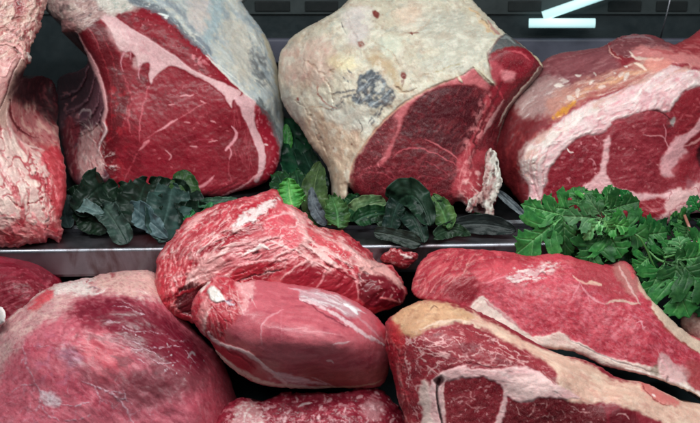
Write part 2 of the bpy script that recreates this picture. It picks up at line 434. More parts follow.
# ================================================================== materials in use
M_LEAN = flesh('fresh_cut_meat', rough=0.46, bump=0.30, sss=0.07, bscale=300, coat=0.14, fine=760, grain=0.11)
M_FAT = flesh('dry_fat', rough=0.46, bump=0.3, sss=0.22, bscale=150, coat=0.14, spec=0.3)
M_WET = flesh('moist_membrane', rough=0.42, bump=0.26, sss=0.10, bscale=190, coat=0.22, spec=0.3, grain=0.12)
M_RAG = flesh('ragged_trim', rough=0.45, bump=0.36, sss=0.10, bscale=260, coat=0.36, spec=0.3)

# ================================================================== rib piece at the left edge
p = Piece([(-14,-8),(20,-9),(47,-9),(46,6),(42,18),(41,27),(34,40),(30,50),(31,60),(26,67),(24,77),(40,76),(52,80),(57,95),(58,112),(58,130),(61,148),(65,163),(67,182),(65,202),(61,218),(63,232),(59,243),(50,238),(44,243),(30,244),(15,248),(0,247),(-14,246)],
  1.215, [(0,0,10),(30,8,2),(18,40,14),(0,60,26),(8,98,20),(4,140,28),(28,155,12),(25,190,38),(50,200,22),(40,232,26),(0,225,40),(0,180,44),(40,84,-62),(52,100,-72),(30,112,-32),(50,140,-30),(22,80,4),(58,165,-5),(14,112,6),(24,70,10),(30,60,8),(-10,0,10),(-10,240,30)], rim=9, rag=1.2, thick=70, base=(205,150,146), backx=-14)
whole = [(-20,-20),(80,-20),(80,260),(-20,260)]
p.mottle(whole, 16, (222,178,170), 0.7, seed=1); p.mottle(whole, 9, (176,92,98), 0.5, seed=2)
# upper ragged tissue
up_ = [(-20,-15),(50,-15),(44,20),(33,45),(28,66),(10,60),(-20,50)]
p.poly(up_, (188,128,124), 0.75, 4); p.mottle(up_, 7, (214,170,158), 0.8, seed=3, ang=-40, st=1.8); p.mottle(up_, 5, (120,70,66), 0.6, seed=4, lo=0.1, ang=-40, st=2)
p.mottle(up_, 12, (150,52,62), 0.75, seed=41, ang=-40, st=2.5, lo=0.0, hi=.15, dh=-.8); p.mottle(up_, 6, (216,186,172), 0.8, seed=42, ang=-45, st=3.5, lo=0.03, hi=.15, dh=.8); p.mottle(up_, 5, (84,56,50), 0.7, seed=43, ang=-45, st=2.5, lo=0.12, hi=.22, dh=-.6); p.strands(up_, 46, -38, 14, 1.6, (226,190,178), 0.65, 30, 3, 0.8); p.strands(up_, 30, -30, 12, 1.4, (118,44,54), 0.7, 35, 4, -0.9)
p.line([(45,2),(30,14),(14,22),(-5,34)], 5, (150,112,100), 0.6, 1.5, -1.5, 0.2)
p.line([(-5,44),(12,44),(22,52),(24,62)], 4, (226,168,164), 0.8, 1, 1.5)
p.line([(38,36),(33,44),(31,52)], 3, (172,150,120), 0.6, 1, 0.5)
# bone strip bounding the opening
p.poly([(22,58),(25,70),(20,84),(12,98),(8,112),(7,130),(12,150),(4,150),(-2,120),(0,104),(10,84),(16,66)], (196,160,148), 0.9, 1.2)
p.line([(21,57),(15,68),(10,80),(6,94),(0,108),(-8,118)], 1.6, (84,26,36), 0.9, 0.4, -1.5)
p.line([(-8,70),(4,76),(12,62),(18,54)], 2.0, (226,160,160), 0.7, 0.6, 1)
p.line([(27,52),(30,57),(29,62)], 4.0, (216,206,200), 0.95, 0.4, 2.0)
# inner rib wall
inn = [(24,78),(50,76),(58,95),(60,130),(64,165),(56,168),(40,152),(22,142),(12,130),(10,105)]
p.poly(inn, (164,96,98), 0.9, 2.5); p.poly([(22,72),(60,70),(64,122),(46,118),(34,108),(18,102),(12,94)], (40,16,22), 0.95, 7, 2)  # upper wall darkened: the shade inside the cavity put into the pigment
p.mottle([(14,102),(54,106),(60,160),(26,148)], 12, (206,160,148), 0.7, seed=6, lo=-0.1); p.mottle(inn, 7, (140,40,54), 0.6, seed=7, lo=0.05)
p.line([(10,100),(11,114),(16,125),(26,134),(40,139)], [1.5,3,3,1.5,.5], (92,14,28), 0.9, 0.8, -2)
p.line([(8,104),(7,118),(11,130),(22,142),(34,147),(50,152)], 2.2, (214,176,170), 0.8, 0.8, 1.2)
p.line([(24,78),(14,92),(11,102)], 2.0, (196,150,144), 0.8, 0.6, 1)
p.line([(26,100),(36,106),(50,108)], 3, (126,82,82), 0.5, 1, 1)
# pale lower fat with red seams
low = [(-20,130),(10,132),(30,150),(52,155),(60,180),(56,215),(40,235),(-20,240)]
p.poly(low, (208,172,166), 0.85, 4, 2); p.mottle(low, 12, (224,196,186), 0.9, seed=8, lo=-0.1); p.mottle(low, 15, (186,70,84), 0.7, seed=44, ang=70, st=2.5, lo=0.04, hi=.2, dh=-1); p.mottle(low, 5, (232,200,190), 0.6, seed=45, ang=70, st=3, lo=0.04, hi=.16, dh=.6); p.veins(low, 26, 0.055, (176,52,70), 0.8, seed=3, patch=22, dh=-0.6)
p.poly([(40,146),(60,150),(70,185),(66,228),(54,236),(50,206),(52,180)], (176,44,60), .55, 6, 3)
p.poly([(44,150),(60,150),(72,180),(68,212),(56,214),(50,190),(52,172),(40,162)], (186,50,66), 0.8, 3, 2.5); p.mottle([(40,150),(70,150),(70,214),(50,214)], 8, (224,110,120), 0.7, seed=9, lo=0)
p.line([(34,148),(44,158),(50,172),(47,188),(52,204),(50,226)], 3, (196,60,78), 0.8, 2, -2, 0.1)
for a in ([(36,165),(42,180),(40,196),(46,212)], [(24,176),(30,196),(26,214)], [(8,196),(18,205),(34,204),(44,198)], [(28,150),(36,168),(37,178)]):
    p.line(a, 2.2, (178,50,70), 0.75, 2, -1.6, 0.2)
p.poly([(-20,222),(5,226),(20,218),(40,224),(60,226),(70,250),(-20,256)], (160,32,52), 0.85, 3, 3); p.mottle([(-20,216),(66,216),(66,250),(-20,250)], 8, (222,130,136), 0.85, seed=12, lo=0.02, ang=25, st=2)
p.strands([(-10,220),(60,218),(60,246),(-10,248)], 40, 20, 12, 1.8, (226,166,162), 0.75, 30, 5, 0.8)
for a in ((20,130,1.4),(34,175,1.6),(48,221,2.4),(47,229,1.8),(8,160,1)): p.specks([(a[0]-2,a[1]-2),(a[0]+2,a[1]-2),(a[0]+2,a[1]+2),(a[0]-2,a[1]+2)], 2, a[2], (40,8,14), 0.9, dh=-0.8)
p.poly([(20,70),(62,68),(66,124),(48,120),(34,108),(18,102),(10,92)], (34,12,18), 0.95, 7, 2); p.mottle([(22,84),(60,84),(60,116),(26,104)], 8, (96,44,50), .5, seed=48, lo=.02)  # cavity shade painted once more over the upper inner wall
p.rough(15, 2.0, seed=1); p.rough(6, 0.8, seed=2, ang=-30, st=2.4); p.rough(9, 1.6, [(40,150),(70,150),(70,240),(40,240)], seed=3, ang=70, st=2)
p.vary(10, 0.14); p.wet[:] = 0.55
p.part('rib_wall', inn, M_WET)
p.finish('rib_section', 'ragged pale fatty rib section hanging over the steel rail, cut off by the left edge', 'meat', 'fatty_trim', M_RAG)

# ================================================================== rib roast with the big red eye
p = Piece([(46,-9),(47,6),(52,16),(60,22),(62,32),(70,32),(76,33),(81,43),(87,56),(87,64),(80,70),(70,73),(60,77),(56,92),(58,110),(59,130),(63,150),(67,166),(71,178),(80,187),(92,187),(100,183),(115,187),(119,197),(123,206),(127,205),(125,194),(130,189),(145,192),(160,197),(180,197),(203,196),(222,197),(236,192),(252,188),(266,182),(275,172),(281,155),(284,130),(283,105),(280,84),(276,62),(270,45),(261,28),(250,14),(242,2),(236,-9)],
  1.322, [(60,0,5),(100,5,5),(140,0,-6),(190,0,-34),(235,0,-72),(75,30,10),(105,20,8),(90,60,4),(103,100,3),(106,130,3),(62,80,-78),(62,110,-70),(66,150,-46),(80,100,-42),(84,130,-28),(88,160,-12),(80,183,-8),(110,60,6),(120,100,6),(120,150,6),(120,185,2),(165,20,2),(205,52,0),(235,82,-2),(258,104,-8),(278,150,-14),(282,120,-50),(278,75,-64),(258,30,-70),(225,40,-32),(255,75,-36),(150,100,8),(190,130,10),(230,130,5),(200,190,2),(160,190,4),(255,185,-4),(150,60,5),(190,80,6),(210,15,-34),(270,100,-30)],
  rim=10, rag=0.6, thick=220, base=(142,22,44))
face = [(70,30),(150,10),(205,52),(258,104),(284,150),(270,190),(120,200),(95,150),(104,100)]
p.mottle(face, 26, (116,12,34), 0.7, seed=1); p.mottle(face, 4, (112,12,32), .5, 28, 4, 91, .03, .2); p.mottle(face, 3, (176,50,70), .4, 28, 4, 92, .06, .22); p.mottle(face, 8, (164,34,58), 0.55, seed=2, lo=0.0); p.marb[:] = 0.12
# darker strip along the ribs
p.poly([(76,26),(100,20),(112,40),(119,60),(121,78),(129,95),(124,122),(117,150),(112,186),(96,186),(102,150),(106,110),(97,70),(84,44)], (104,14,30), 0.85, 3, 1.5)
for a in ([(88,30),(104,60),(112,100),(110,140)], [(96,26),(108,46),(116,72),(120,96)], [(104,60),(112,84),(116,110),(113,135)]):
    p.line(a, 1.1, (176,60,74), 0.55, 1, 0, 0.25)
p.mottle([(98,90),(128,90),(122,185),(100,185)], 9, (172,30,50), 0.7, seed=5, lo=0.05)
p.line([(86,27),(92,32),(97,42),(101,52)], 1.4, (190,90,100), 0.55, 0.6)
p.line([(123,76),(129,88),(131,100),(128,120),(132,135)], 2.0, (196,92,104), 0.75, 1.2, 0, 0.15)
p.line([(130,88),(128,104),(124,124),(113,136),(102,145)], 1.2, (190,80,92), 0.6, 1, 0, 0.3)
# outer cap muscle with flecks
capm = [(132,14),(152,12),(168,20),(190,38),(208,56),(228,74),(238,88),(222,80),(200,74),(184,64),(166,50),(140,34)]
p.poly(capm, (150,18,44), 0.9, 1.5); p.mottle(capm, 7, (108,10,30), 0.7, seed=8, lo=0.05, ang=35, st=2); p.specks(capm, 36, 1.0, (216,130,140), 0.6, 4); p.specks([(196,54),(216,60),(206,66),(194,62)], 10, 2.4, (220,130,140), 0.8, 5)
# white fat wedge
F1 = (214,168,170)
p.poly([(100,17),(110,13),(124,23),(140,33),(154,42),(168,51),(180,60),(192,69),(206,76),(222,82),(234,88),(246,94),(256,100),(263,110),(258,114),(250,108),(243,106),(236,100),(233,101),(232,108),(226,100),(220,92),(208,83),(194,76),(184,70),(172,66),(162,71),(154,78),(151,84),(148,76),(150,64),(143,63),(138,68),(136,58),(131,52),(124,52),(117,46),(112,34),(107,25)], F1, 1.0, 0.9, 0.5, 0.8, marb=0)
p.mottle([(104,16),(140,36),(185,68),(150,78),(118,48)], 15, (226,190,188), 0.6, seed=11, lo=-0.1); p.strands([(106,20),(140,36),(170,58),(146,64),(120,46)], 14, 52, 14, 1.0, (190,110,122), 0.45, 12, 6, 0)
for a in ([(124,52),(121,62),(123,72)], [(131,52),(130,62)], [(140,64),(139,74),(140,80)]): p.line(a, [2.2,.4], (206,140,150), 0.8, 0.5)
# eye
eye = [(150,88),(156,78),(166,70),(178,69),(192,74),(206,81),(220,92),(229,104),(233,120),(231,136),(226,150),(228,170),(224,186),(200,192),(170,192),(150,188),(142,168),(139,146),(141,120),(146,102)]
p.poly(eye, (152,22,48), 0.75, 2.5, 1.2); p.mottle(eye, 30, (126,12,36), 0.6, seed=14); p.mottle(eye, 5, (176,44,68), 0.35, seed=15, lo=0.05, ang=20, st=1.6)
p.specks(eye, 26, 1.2, (216,120,130), 0.6, 9); p.veins(eye, 17, 0.03, (196,80,96), 0.18, 30, 1.8, seed=4, patch=12)
p.line([(150,84),(146,96),(143,106),(140,122),(139,142)], 2.0, (206,100,114), 0.8, 0.7); p.poly([(131,98),(138,94),(150,94),(145,104),(140,112),(133,112)], (186,78,92), 0.55, 3, 1.5)
p.line([(139,150),(146,143),(150,140)], 3.6, (220,130,140), 0.85, 0.6); p.line([(138,152),(132,162),(128,172),(122,184)], 1.8, (196,84,98), 0.7, 1, 0, .2)
p.line([(156,132),(165,127),(172,122),(178,119)], 2.4, (226,150,158), 0.85, 0.4); p.line([(178,119),(188,113),(198,106),(208,102)], 1.3, (206,106,118), 0.7, 0.4); p.line([(140,143),(150,136),(158,131)], 1.2, (196,90,104), 0.6, 0.5)
for a in ([(185,94),(190,96),(194,94)], [(168,105),(175,104)], [(184,122),(190,123)], [(210,121),(216,123)], [(200,100),(206,103)], [(190,146),(198,147)], [(165,150),(171,156),(169,161)], [(208,142),(218,140)], [(180,96),(187,95)]): p.line(a, 1.7, (224,150,156), 0.8, 0.4)
for a in ([(190,142),(204,139),(218,141)], [(188,150),(206,146),(222,146)], [(176,140),(196,133)]): p.line(a, 1.0, (190,72,96), 0.6, 0.6)
# fat fork on the right
p.poly([(236,96),(246,97),(256,100),(258,108),(254,117),(256,126),(261,137),(265,148),(266,160),(263,172),(258,182),(254,180),(258,168),(258,154),(254,141),(248,127),(242,114),(236,104)], (212,164,168), 0.95, 1.0, 0.5, 0.6, marb=0)
p.poly([(233,101),(239,106),(246,126),(254,144),(258,160),(254,178),(236,190),(228,190),(230,170),(229,158),(232,140),(234,124)], (134,16,40), 0.9, 1.3, 1)
p.strands([(234,108),(246,130),(256,160),(250,184),(232,186),(234,150)], 26, 82, 22, 1.1, (206,92,108), 0.65, 6, 11, 0.2, 0.08)
p.line([(232,126),(236,132),(235,139),(229,146),(226,150)], [1,3,3.4,2.5,2.5], (224,150,160), 0.95, 0.5); p.line([(229,147),(231,154),(229,160)], 1.8, (220,140,150), 0.85, 0.5); p.line([(229,160),(229,170),(232,184)], 1.3, (196,90,104), 0.6, 0.7)
p.line([(236,84),(242,92),(240,96)], 2.4, (150,16,44), 0.9, 0.5)
cor = [(256,104),(264,108),(274,122),(281,145),(281,160),(274,175),(264,180),(266,160),(263,142),(256,124)]
p.poly(cor, (164,26,54), 0.9, 1.2, 1); p.specks(cor, 40, 1.4, (222,130,144), 0.75, 13); p.line([(264,144),(268,145)], 2, (230,190,190), 0.9, 0.2)
# stripes at the foot of the cut
p.strands([(196,176),(225,180),(262,170),(270,178),(240,192),(200,194)], 26, -32, 24, 1.4, (196,84,100), 0.7, 10, 17, 0.3); p.line([(196,188),(205,184),(214,176)], [2.5,3.5,1], (222,140,150), 0.85, 0.8)
p.line([(222,196),(240,188),(256,176),(266,168)], 2.0, (220,150,156), 0.75, 0.8, 0.3); p.line([(200,196),(220,189),(238,181)], 2.2, (92,8,24), 0.7, 0.8)
p.line([(98,186),(108,186),(118,190),(121,200),(125,206)], 3.5, (220,160,166), 0.85, 0.8, 0.4, 0.1); p.line([(130,188),(150,192),(175,195)], 2.2, (206,120,130), 0.6, 0.8, 0.2, .3)
# rib cavity
cav = [(50,66),(76,36),(88,57),(99,76),(104,96),(105,112),(101,130),(98,148),(103,164),(110,180),(96,190),(70,190),(52,160)]
p.poly(cav, (108,66,76), 1.0, 1.0, 0.5, marb=0)
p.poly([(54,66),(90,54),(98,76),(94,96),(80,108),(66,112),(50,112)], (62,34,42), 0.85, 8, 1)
for i, a in enumerate(([(95,74),(91,92),(82,104),(66,112)], [(100,88),(97,106),(86,118),(70,127)], [(103,104),(99,120),(88,130),(76,134)], [(88,66),(84,82),(74,92),(60,96)])):
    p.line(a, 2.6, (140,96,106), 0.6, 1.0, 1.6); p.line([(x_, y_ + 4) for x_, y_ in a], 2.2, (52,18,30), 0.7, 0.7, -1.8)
p.line([(77,117),(83,110),(91,112),(89,119)], [1,3,2.5,1], (196,166,168), 0.7, 1.2, 0.6); p.line([(76,121),(83,122),(90,118)], 1.6, (180,140,146), .5, 1.2, .4); p.poly([(81,114),(86,112),(88,116),(82,119)], (96,60,74), 0.9, 1)
p.specks([(62,95),(78,98),(78,130),(62,135)], 24, 1.8, (176,110,116), 0.7, 21, 0.5)
p.poly([(66,118),(76,120),(82,134),(74,142),(66,140)], (146,44,60), 0.7, 3, 2)
p.poly([(84,132),(100,126),(100,150),(104,166),(98,178),(84,180),(76,166),(78,148)], (206,150,148), 0.85, 4, 2); p.strands([(82,130),(102,126),(104,170),(84,180)], 36, 62, 13, 1.6, (228,198,192), 0.7, 24, 22, 0.7); p.strands([(76,136),(100,140),(104,182),(74,184)], 30, 70, 12, 1.6, (150,30,50), 0.7, 28, 23, -0.6)
p.strands([(98,152),(116,154),(116,176),(98,180)], 16, -25, 9, 1.5, (232,206,202), 0.85, 35, 24, 0.6)
p.poly([(62,130),(70,134),(74,150),(78,176),(70,180),(62,160)], (142,36,52), 0.7, 3, 2); p.strands([(62,132),(72,134),(78,178),(68,178)], 18, 80, 11, 1.5, (206,140,140), 0.7, 15, 25, 0.6)
p.line([(71,34),(76,34),(80,41),(85,50),(91,60),(97,73),(102,86),(105,99),(106,110),(103,121),(105,129),(104,136),(99,145)], [3,4,4.5,4.5,5,5,4,4,4,4,4,3,1.5], (214,156,158), 0.95, 0.4, 2.0); p.line([(103,122),(106,131),(101,142),(98,152)], 2.6, (226,190,190), 0.9, 0.4, 1.2)
# ragged tissue on top
top_ = [(40,-14),(150,-14),(140,8),(120,12),(104,16),(90,25),(76,34),(62,34),(58,22),(48,14)]
p.poly(top_, (168,134,130), 0.95, 1.8, 1.4, marb=0); p.mottle(top_, 6, (206,182,172), 0.75, seed=31, lo=0, ang=-25, st=2); p.mottle(top_, 5, (84,66,66), 0.75, seed=32, lo=0.05, ang=-25, st=2.2); p.strands(top_, 60, -22, 12, 1.3, (218,186,178), 0.6, 22, 33, 0.9); p.strands(top_, 34, -20, 11, 1.3, (70,54,56), 0.7, 25, 34, -0.8)
p.poly([(96,-12),(142,-12),(134,8),(118,13),(108,12),(98,2)], (208,200,190), 0.85, 3, 2); p.specks([(110,-5),(134,-5),(128,10),(114,10)], 16, 2.2, (150,160,150), 0.6, 35)
p.poly([(60,20),(72,22),(78,32),(68,35),(62,32)], (206,140,140), 0.7, 2, 2); p.line([(62,30),(61,38),(58,45)], 2, (214,176,172), 0.9, 0.3, 1)
# aged outer fat
cap = [(126,-14),(134,4),(150,8),(166,16),(186,34),(206,53),(222,70),(238,86),(250,97),(258,104),(270,116),(279,140),(283,165),(295,170),(295,40),(250,-14)]
p.poly(cap, (178,184,186), 1.0, 0.9, 0.5, 1.2, wet=0.15, marb=0)
p.mottle(cap, 22, (206,204,196), 0.8, seed=41, lo=-0.1, ang=55, st=1.6); p.mottle(cap, 12, (150,160,168), 0.6, seed=42, lo=0.0, ang=50, st=1.8); p.mottle(cap, 6, (214,206,190), 0.6, seed=43, lo=0.02)
p.poly([(188,-14),(212,-14),(208,20),(200,34),(190,20)], (212,192,186), 0.6, 5, 3); p.poly([(222,20),(246,28),(252,60),(250,86),(236,76),(228,50)], (208,196,180), 0.6, 5, 3)
p.poly([(214,-10),(226,-12),(222,16),(216,30),(208,44),(206,30)], (164,184,190), 0.6, 4, 3)
p.line([(132,0),(150,6),(166,15),(184,32),(198,46),(206,54)], [8,11,9,8,7,4], (96,100,108), 0.85, 1.6, -0.5, 0.12); p.line([(156,-8),(172,4),(186,20),(196,38)], 6, (128,134,144), 0.6, 2, 0, 0.15)
p.line([(196,36),(204,44),(212,56)], 4, (116,124,136), 0.8, 1); p.line([(206,55),(222,71),(238,87),(252,99)], 2.6, (214,212,204), 0.9, 0.5, 0.6); p.line([(214,62),(230,74),(240,82)], 1.6, (226,222,214), 0.8, 1, 0.5)
for a in ([(158,13),(164,15),(169,16)], [(164,17),(168,18)]): p.line(a, 2.4, (226,226,222), 0.95, 0.4, 0.8)
st = [(250,46),(260,50),(266,62),(268,80),(262,86),(254,74),(250,60)]
p.poly(st, (104,104,108), 0.8, 3, 3, brk=(6,0.25,0.1)); p.strands([(246,30),(268,40),(276,84),(258,90)], 40, 62, 10, 1.5, (88,90,92), 0.6, 22, 44)
p.line([(258,100),(264,108),(274,124),(281,146),(283,162)], [5,9,9,7,3], (92,98,100), 0.8, 1.6, 0, 0.1); p.line([(262,34),(271,52),(278,78),(281,100)], 6, (196,180,150), 0.7, 1.5); p.line([(256,90),(262,98),(272,112),(278,126)], 4, (196,200,196), 0.7, 1.4, 0.4, 0.2)
p.rough(20, 2.6, cap, seed=5, ang=55, st=1.5); p.rough(7, 1.4, cap, seed=6, ang=50, st=1.8); p.rough(6, 2.2, top_, seed=7, ang=-25, st=1.6); p.rough(16, 1.5, face, seed=8); p.rough(4, 0.45, face, seed=9); p.rough(8, 2.0, cav, seed=10, ang=70, st=1.6)
p.vary(12, 0.10)
p.part('rib_cavity', [(50,66),(74,34),(84,57),(95,76),(100,96),(101,112),(97,130),(95,148),(100,164),(104,180),(96,200),(60,200),(40,150)], M_WET, 0.3)
p.part('ragged_top', top_, M_RAG, 1.0); p.part('fat_cap', cap, M_FAT, 0.5)
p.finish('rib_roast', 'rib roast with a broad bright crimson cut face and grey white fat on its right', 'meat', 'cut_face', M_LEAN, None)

# ================================================================== roast under the thick cream fat cap
p = Piece([(364,-16),(351,-3),(343,5),(335,12),(320,20),(302,30),(291,38),(286,45),(280,54),(278,72),(280,92),(284,106),(292,118),(302,130),(311,146),(321,158),(328,170),(331,184),(332,200),(335,212),(345,213),(348,200),(349,187),(356,196),(368,204),(390,207),(420,206),(446,208),(458,202),(466,206),(472,214),(480,216),(488,214),(495,205),(499,190),(498,168),(497,150),(501,132),(508,112),(520,96),(532,84),(543,68),(538,58),(527,49),(519,42),(504,32),(492,20),(481,9),(473,0),(462,-16)],
  1.250, [(346,0,-50),(300,40,-52),(281,75,-62),(286,105,-60),(310,145,-46),(330,175,-26),(340,198,-10),(345,196,-2),(350,178,0),(360,152,4),(380,125,8),(405,104,12),(440,84,14),(474,68,16),(330,70,-10),(350,110,0),(340,145,-12),(380,40,-14),(400,75,10),(430,30,-14),(460,10,-34),(400,0,-46),(470,45,0),(500,42,2),(518,44,0),(540,66,-4),(520,94,-10),(500,130,-14),(497,165,-12),(490,110,2),(460,120,8),(420,130,10),(400,165,8),(450,180,8),(440,205,2),(370,200,-2),(480,205,6),(485,80,10)],
  rim=14, rag=0.6, thick=230, base=(104,16,34))
p.h[p.x > 505] += 0
cap = [(340,-24),(474,-24),(486,9),(497,21),(508,33),(500,36),(492,47),(487,54),(489,66),(492,77),(494,84),(488,80),(480,72),(474,66),(466,72),(455,78),(440,83),(425,90),(405,101),(390,114),(376,128),(364,144),(355,157),(350,170),(349,184),(346,198),(337,204),(318,170),(270,110),(270,40)]
low = [(350,170),(364,142),(400,104),(440,84),(476,68),(490,80),(505,70),(540,60),(545,70),(505,130),(500,220),(430,215),(350,200)]
p.mottle(low, 20, (84,10,26), 0.6, seed=1); p.mottle(low, 3.4, (150,52,64), .45, -35, 3.5, 91, .05, .2); p.mottle(low, 7, (134,28,46), 0.5, seed=2, lo=0.0); p.marb[:] = 0.25
# eye muscle
eye = [(404,122),(412,106),(424,95),(440,89),(458,86),(474,88),(484,96),(483,110),(476,128),(468,142),(457,154),(444,148),(428,140),(410,138),(401,132)]
p.poly(eye, (76,10,28), 0.92, 2, 1); p.specks(eye, 60, 0.9, (150,60,70), 0.6, 3); p.mottle(eye, 9, (112,22,40), 0.6, seed=4, lo=0.05); p.strands(eye, 20, -60, 8, 0.8, (160,70,76), 0.5, 40, 5)
# pink seams under the cap
p.poly([(474,68),(482,74),(490,84),(486,90),(476,86),(458,84),(440,87),(424,93),(412,103),(404,116),(400,130),(394,142),(388,158),(382,164),(384,146),(390,128),(394,116),(404,104),(420,93),(440,84),(460,76)], (206,116,122), 0.85, 1.8, 1, 0.4)
p.line([(366,142),(378,127),(394,112),(412,99),(440,85),(470,72)], 2.2, (214,140,140), 0.7, 0.6); p.line([(398,118),(392,138),(386,158),(378,166)], 4.5, (196,96,106), 0.6, 1.2)
p.line([(392,158),(402,150),(420,148),(436,154),(448,160),(458,166)], 1.6, (196,92,104), 0.8, 0.8); p.line([(380,168),(378,162),(388,156)], 1.6, (214,130,136), 0.8, 0.6); p.line([(424,139),(438,145),(452,154),(460,162)], 1.6, (206,110,118), 0.75, 0.8)
lm = [(356,164),(368,146),(380,130),(394,118),(398,128),(390,146),(380,160),(368,170)]
p.poly(lm, (104,18,34), 0.8, 2, 1.2); p.specks(lm, 50, 1.0, (190,96,104), 0.6, 7)
for a in ([(362,170),(376,166),(390,168)], [(354,178),(370,172),(384,174),(398,182)], [(398,172),(414,166),(430,168)], [(410,182),(426,176),(446,180)], [(376,182),(390,190),(406,190)], [(420,160),(436,166),(450,176)], [(384,196),(386,206),(392,212)]): p.line(a, 1.3, (178,78,92), 0.7, 1.0, 0, 0.25)
p.veins([(356,165),(458,160),(455,205),(360,200)], 16, 0.035, (170,70,84), 0.4, 20, 1.6, 5, 16); p.specks([(356,165),(458,160),(455,205),(360,200)], 60, 0.9, (176,84,96), 0.5, 8)
# fat column and rib
p.poly([(484,94),(490,100),(494,108),(486,124),(478,138),(472,152),(468,168),(474,190),(470,208),(458,204),(452,190),(457,176),(458,160),(468,144),(477,128),(484,112)], (190,72,86), 0.85, 2, 1.5); p.mottle([(484,94),(494,108),(472,160),(474,205),(455,200),(460,156)], 7, (216,132,136), 0.85, seed=9, lo=-0.05); p.strands([(486,96),(494,108),(474,150),(472,204),(456,200),(460,160)], 34, 105, 14, 1.5, (222,150,150), 0.7, 20, 11, 0.5)
rm = [(490,54),(500,47),(524,47),(534,58),(528,72),(514,88),(502,102),(494,106),(490,92),(494,84),(490,70)]
p.poly(rm, (146,24,48), 0.95, 1.3, 0.8); p.mottle(rm, 10, (108,10,30), 0.7, seed=12, lo=0.0, ang=-45, st=1.8); p.poly([(500,74),(508,70),(516,74),(514,80),(505,82)], (222,140,146), 0.9, 2, 1.2, 1.0); p.poly([(490,62),(498,62),(504,72),(498,80),(492,76)], (196,92,104), 0.75, 2.5, 1.5); p.line([(494,84),(500,90),(503,98)], 2.6, (196,70,88), 0.7, 1.2); p.line([(508,52),(520,52),(530,60)], 2.2, (216,104,116), 0.6, 1)
p.line([(502,82),(496,96),(488,112),(480,128)], 4, (104,16,34), 0.85, 1); p.line([(504,100),(496,112),(489,124),(484,134)], 3.4, (196,140,140), 0.8, 1, 0.8); p.line([(478,150),(474,140),(486,122)], 2.2, (84,10,24), 0.8, 1, -0.8)
p.line([(543,66),(534,80),(522,94),(510,110),(502,128),(498,148)], [4,6,5,5,4,3], (120,98,92), 0.9, 0.8, 0.8, 0.05); p.line([(540,66),(530,80),(518,94),(506,110),(498,128)], 1.6, (206,190,176), 0.9, 0.7, 0.9); p.line([(532,74),(520,88),(506,106),(496,124),(490,140)], 2.0, (96,12,28), 0.85, 0.8, -1); p.line([(536,78),(526,90),(514,106)], 1.4, (56,48,46), 0.8, 0.8, -0.6)
p.poly([(476,152),(488,150),(494,170),(490,200),(474,214),(462,206),(466,186)], (174,60,74), 0.8, 3, 2); p.mottle([(462,180),(486,170),(490,214),(464,212)], 7, (220,160,158), 0.9, seed=13, lo=-0.05, dh=1); p.strands([(464,190),(484,184),(486,214),(466,212)], 22, 50, 9, 1.8, (232,208,200), 0.85, 40, 14, 0.8)
# the cap itself
p.poly(cap, (194,182,162), 1.0, 0.9, 0.5, 1.6, wet=0.2, marb=0)
p.mottle(cap, 34, (208,198,180), 0.8, seed=21, lo=-0.1); p.mottle(cap, 18, (182,158,142), 0.5, seed=22, lo=0.02); p.mottle(cap, 8, (212,202,184), 0.6, seed=23, lo=0.03); p.mottle(cap, 13, (172,172,162), 0.6, seed=24, lo=0.05); p.mottle(cap, 6, (160,128,108), 0.4, seed=61, lo=0.08); p.strands(cap, 60, 40, 16, 1.0, (150,124,106), 0.4, 50, 62, -0.4); p.strands(cap, 50, 60, 14, 1.1, (216,206,190), 0.5, 50, 63, 0.4)
p.poly([(284,52),(310,38),(330,40),(336,60),(326,80),(296,84),(282,76)], (204,172,158), 0.7, 8, 3); p.mottle([(282,50),(330,40),(336,70),(296,90)], 9, (196,150,140), 0.5, seed=25)
p.poly([(342,18),(352,8),(372,10),(370,34),(362,44),(352,46),(344,32)], (202,188,186), 0.7, 5, 2); p.line([(341,22),(343,28),(346,34)], 1.6, (92,80,84), 0.9, 0.4, -1); p.line([(345,10),(350,26),(358,44),(362,60)], 2.2, (176,160,156), 0.5, 1.5, -1.2)
p.poly([(368,56),(384,54),(396,70),(406,88),(398,90),(388,74),(374,68)], (176,146,108), 0.7, 4, 2); p.poly([(330,56),(352,58),(360,66),(344,72),(330,66)], (222,204,164), 0.7, 5, 2); p.poly([(308,92),(330,84),(344,92),(330,108),(312,110)], (216,206,186), 0.6, 6, 3)
p.poly([(380,40),(400,36),(398,52),(386,58)], (204,204,186), 0.7, 5, 2); p.poly([(396,10),(420,6),(424,24),(404,26)], (226,196,176), 0.6, 6, 3)
wp = [(420,20),(446,12),(470,20),(488,36),(492,50),(480,62),(458,70),(436,72),(420,64),(440,52),(424,40)]
p.poly(wp, (186,180,166), 0.85, 6, 3); p.strands(wp, 60, -22, 12, 1.5, (206,202,190), 0.7, 18, 26, 0.8); p.strands(wp, 26, -22, 9, 1.1, (130,124,112), 0.6, 22, 27, -0.7)
p.line([(420,33),(434,32),(446,22),(452,12)], 1.6, (176,166,150), 0.6, 1, -0.8); p.line([(470,8),(480,18),(488,28),(494,34)], [2,5,4,3], (206,170,130), 0.7, 1.2); p.line([(476,14),(484,20),(490,30)], 2, (100,80,70), 0.6, 0.8, 0, .2); p.line([(424,75),(440,71),(452,66),(466,62)], 1.4, (160,140,100), 0.6, 0.8, -0.6, .2)
tan = [(300,120),(320,112),(340,120),(360,124),(364,140),(352,158),(349,180),(344,200),(334,182),(322,160),(306,140)]
p.poly(tan, (196,166,142), 0.75, 6, 3); p.mottle(tan, 8, (176,136,116), 0.5, seed=28); p.strands(tan, 26, 75, 14, 1.2, (216,192,170), 0.5, 18, 29, 0.4)
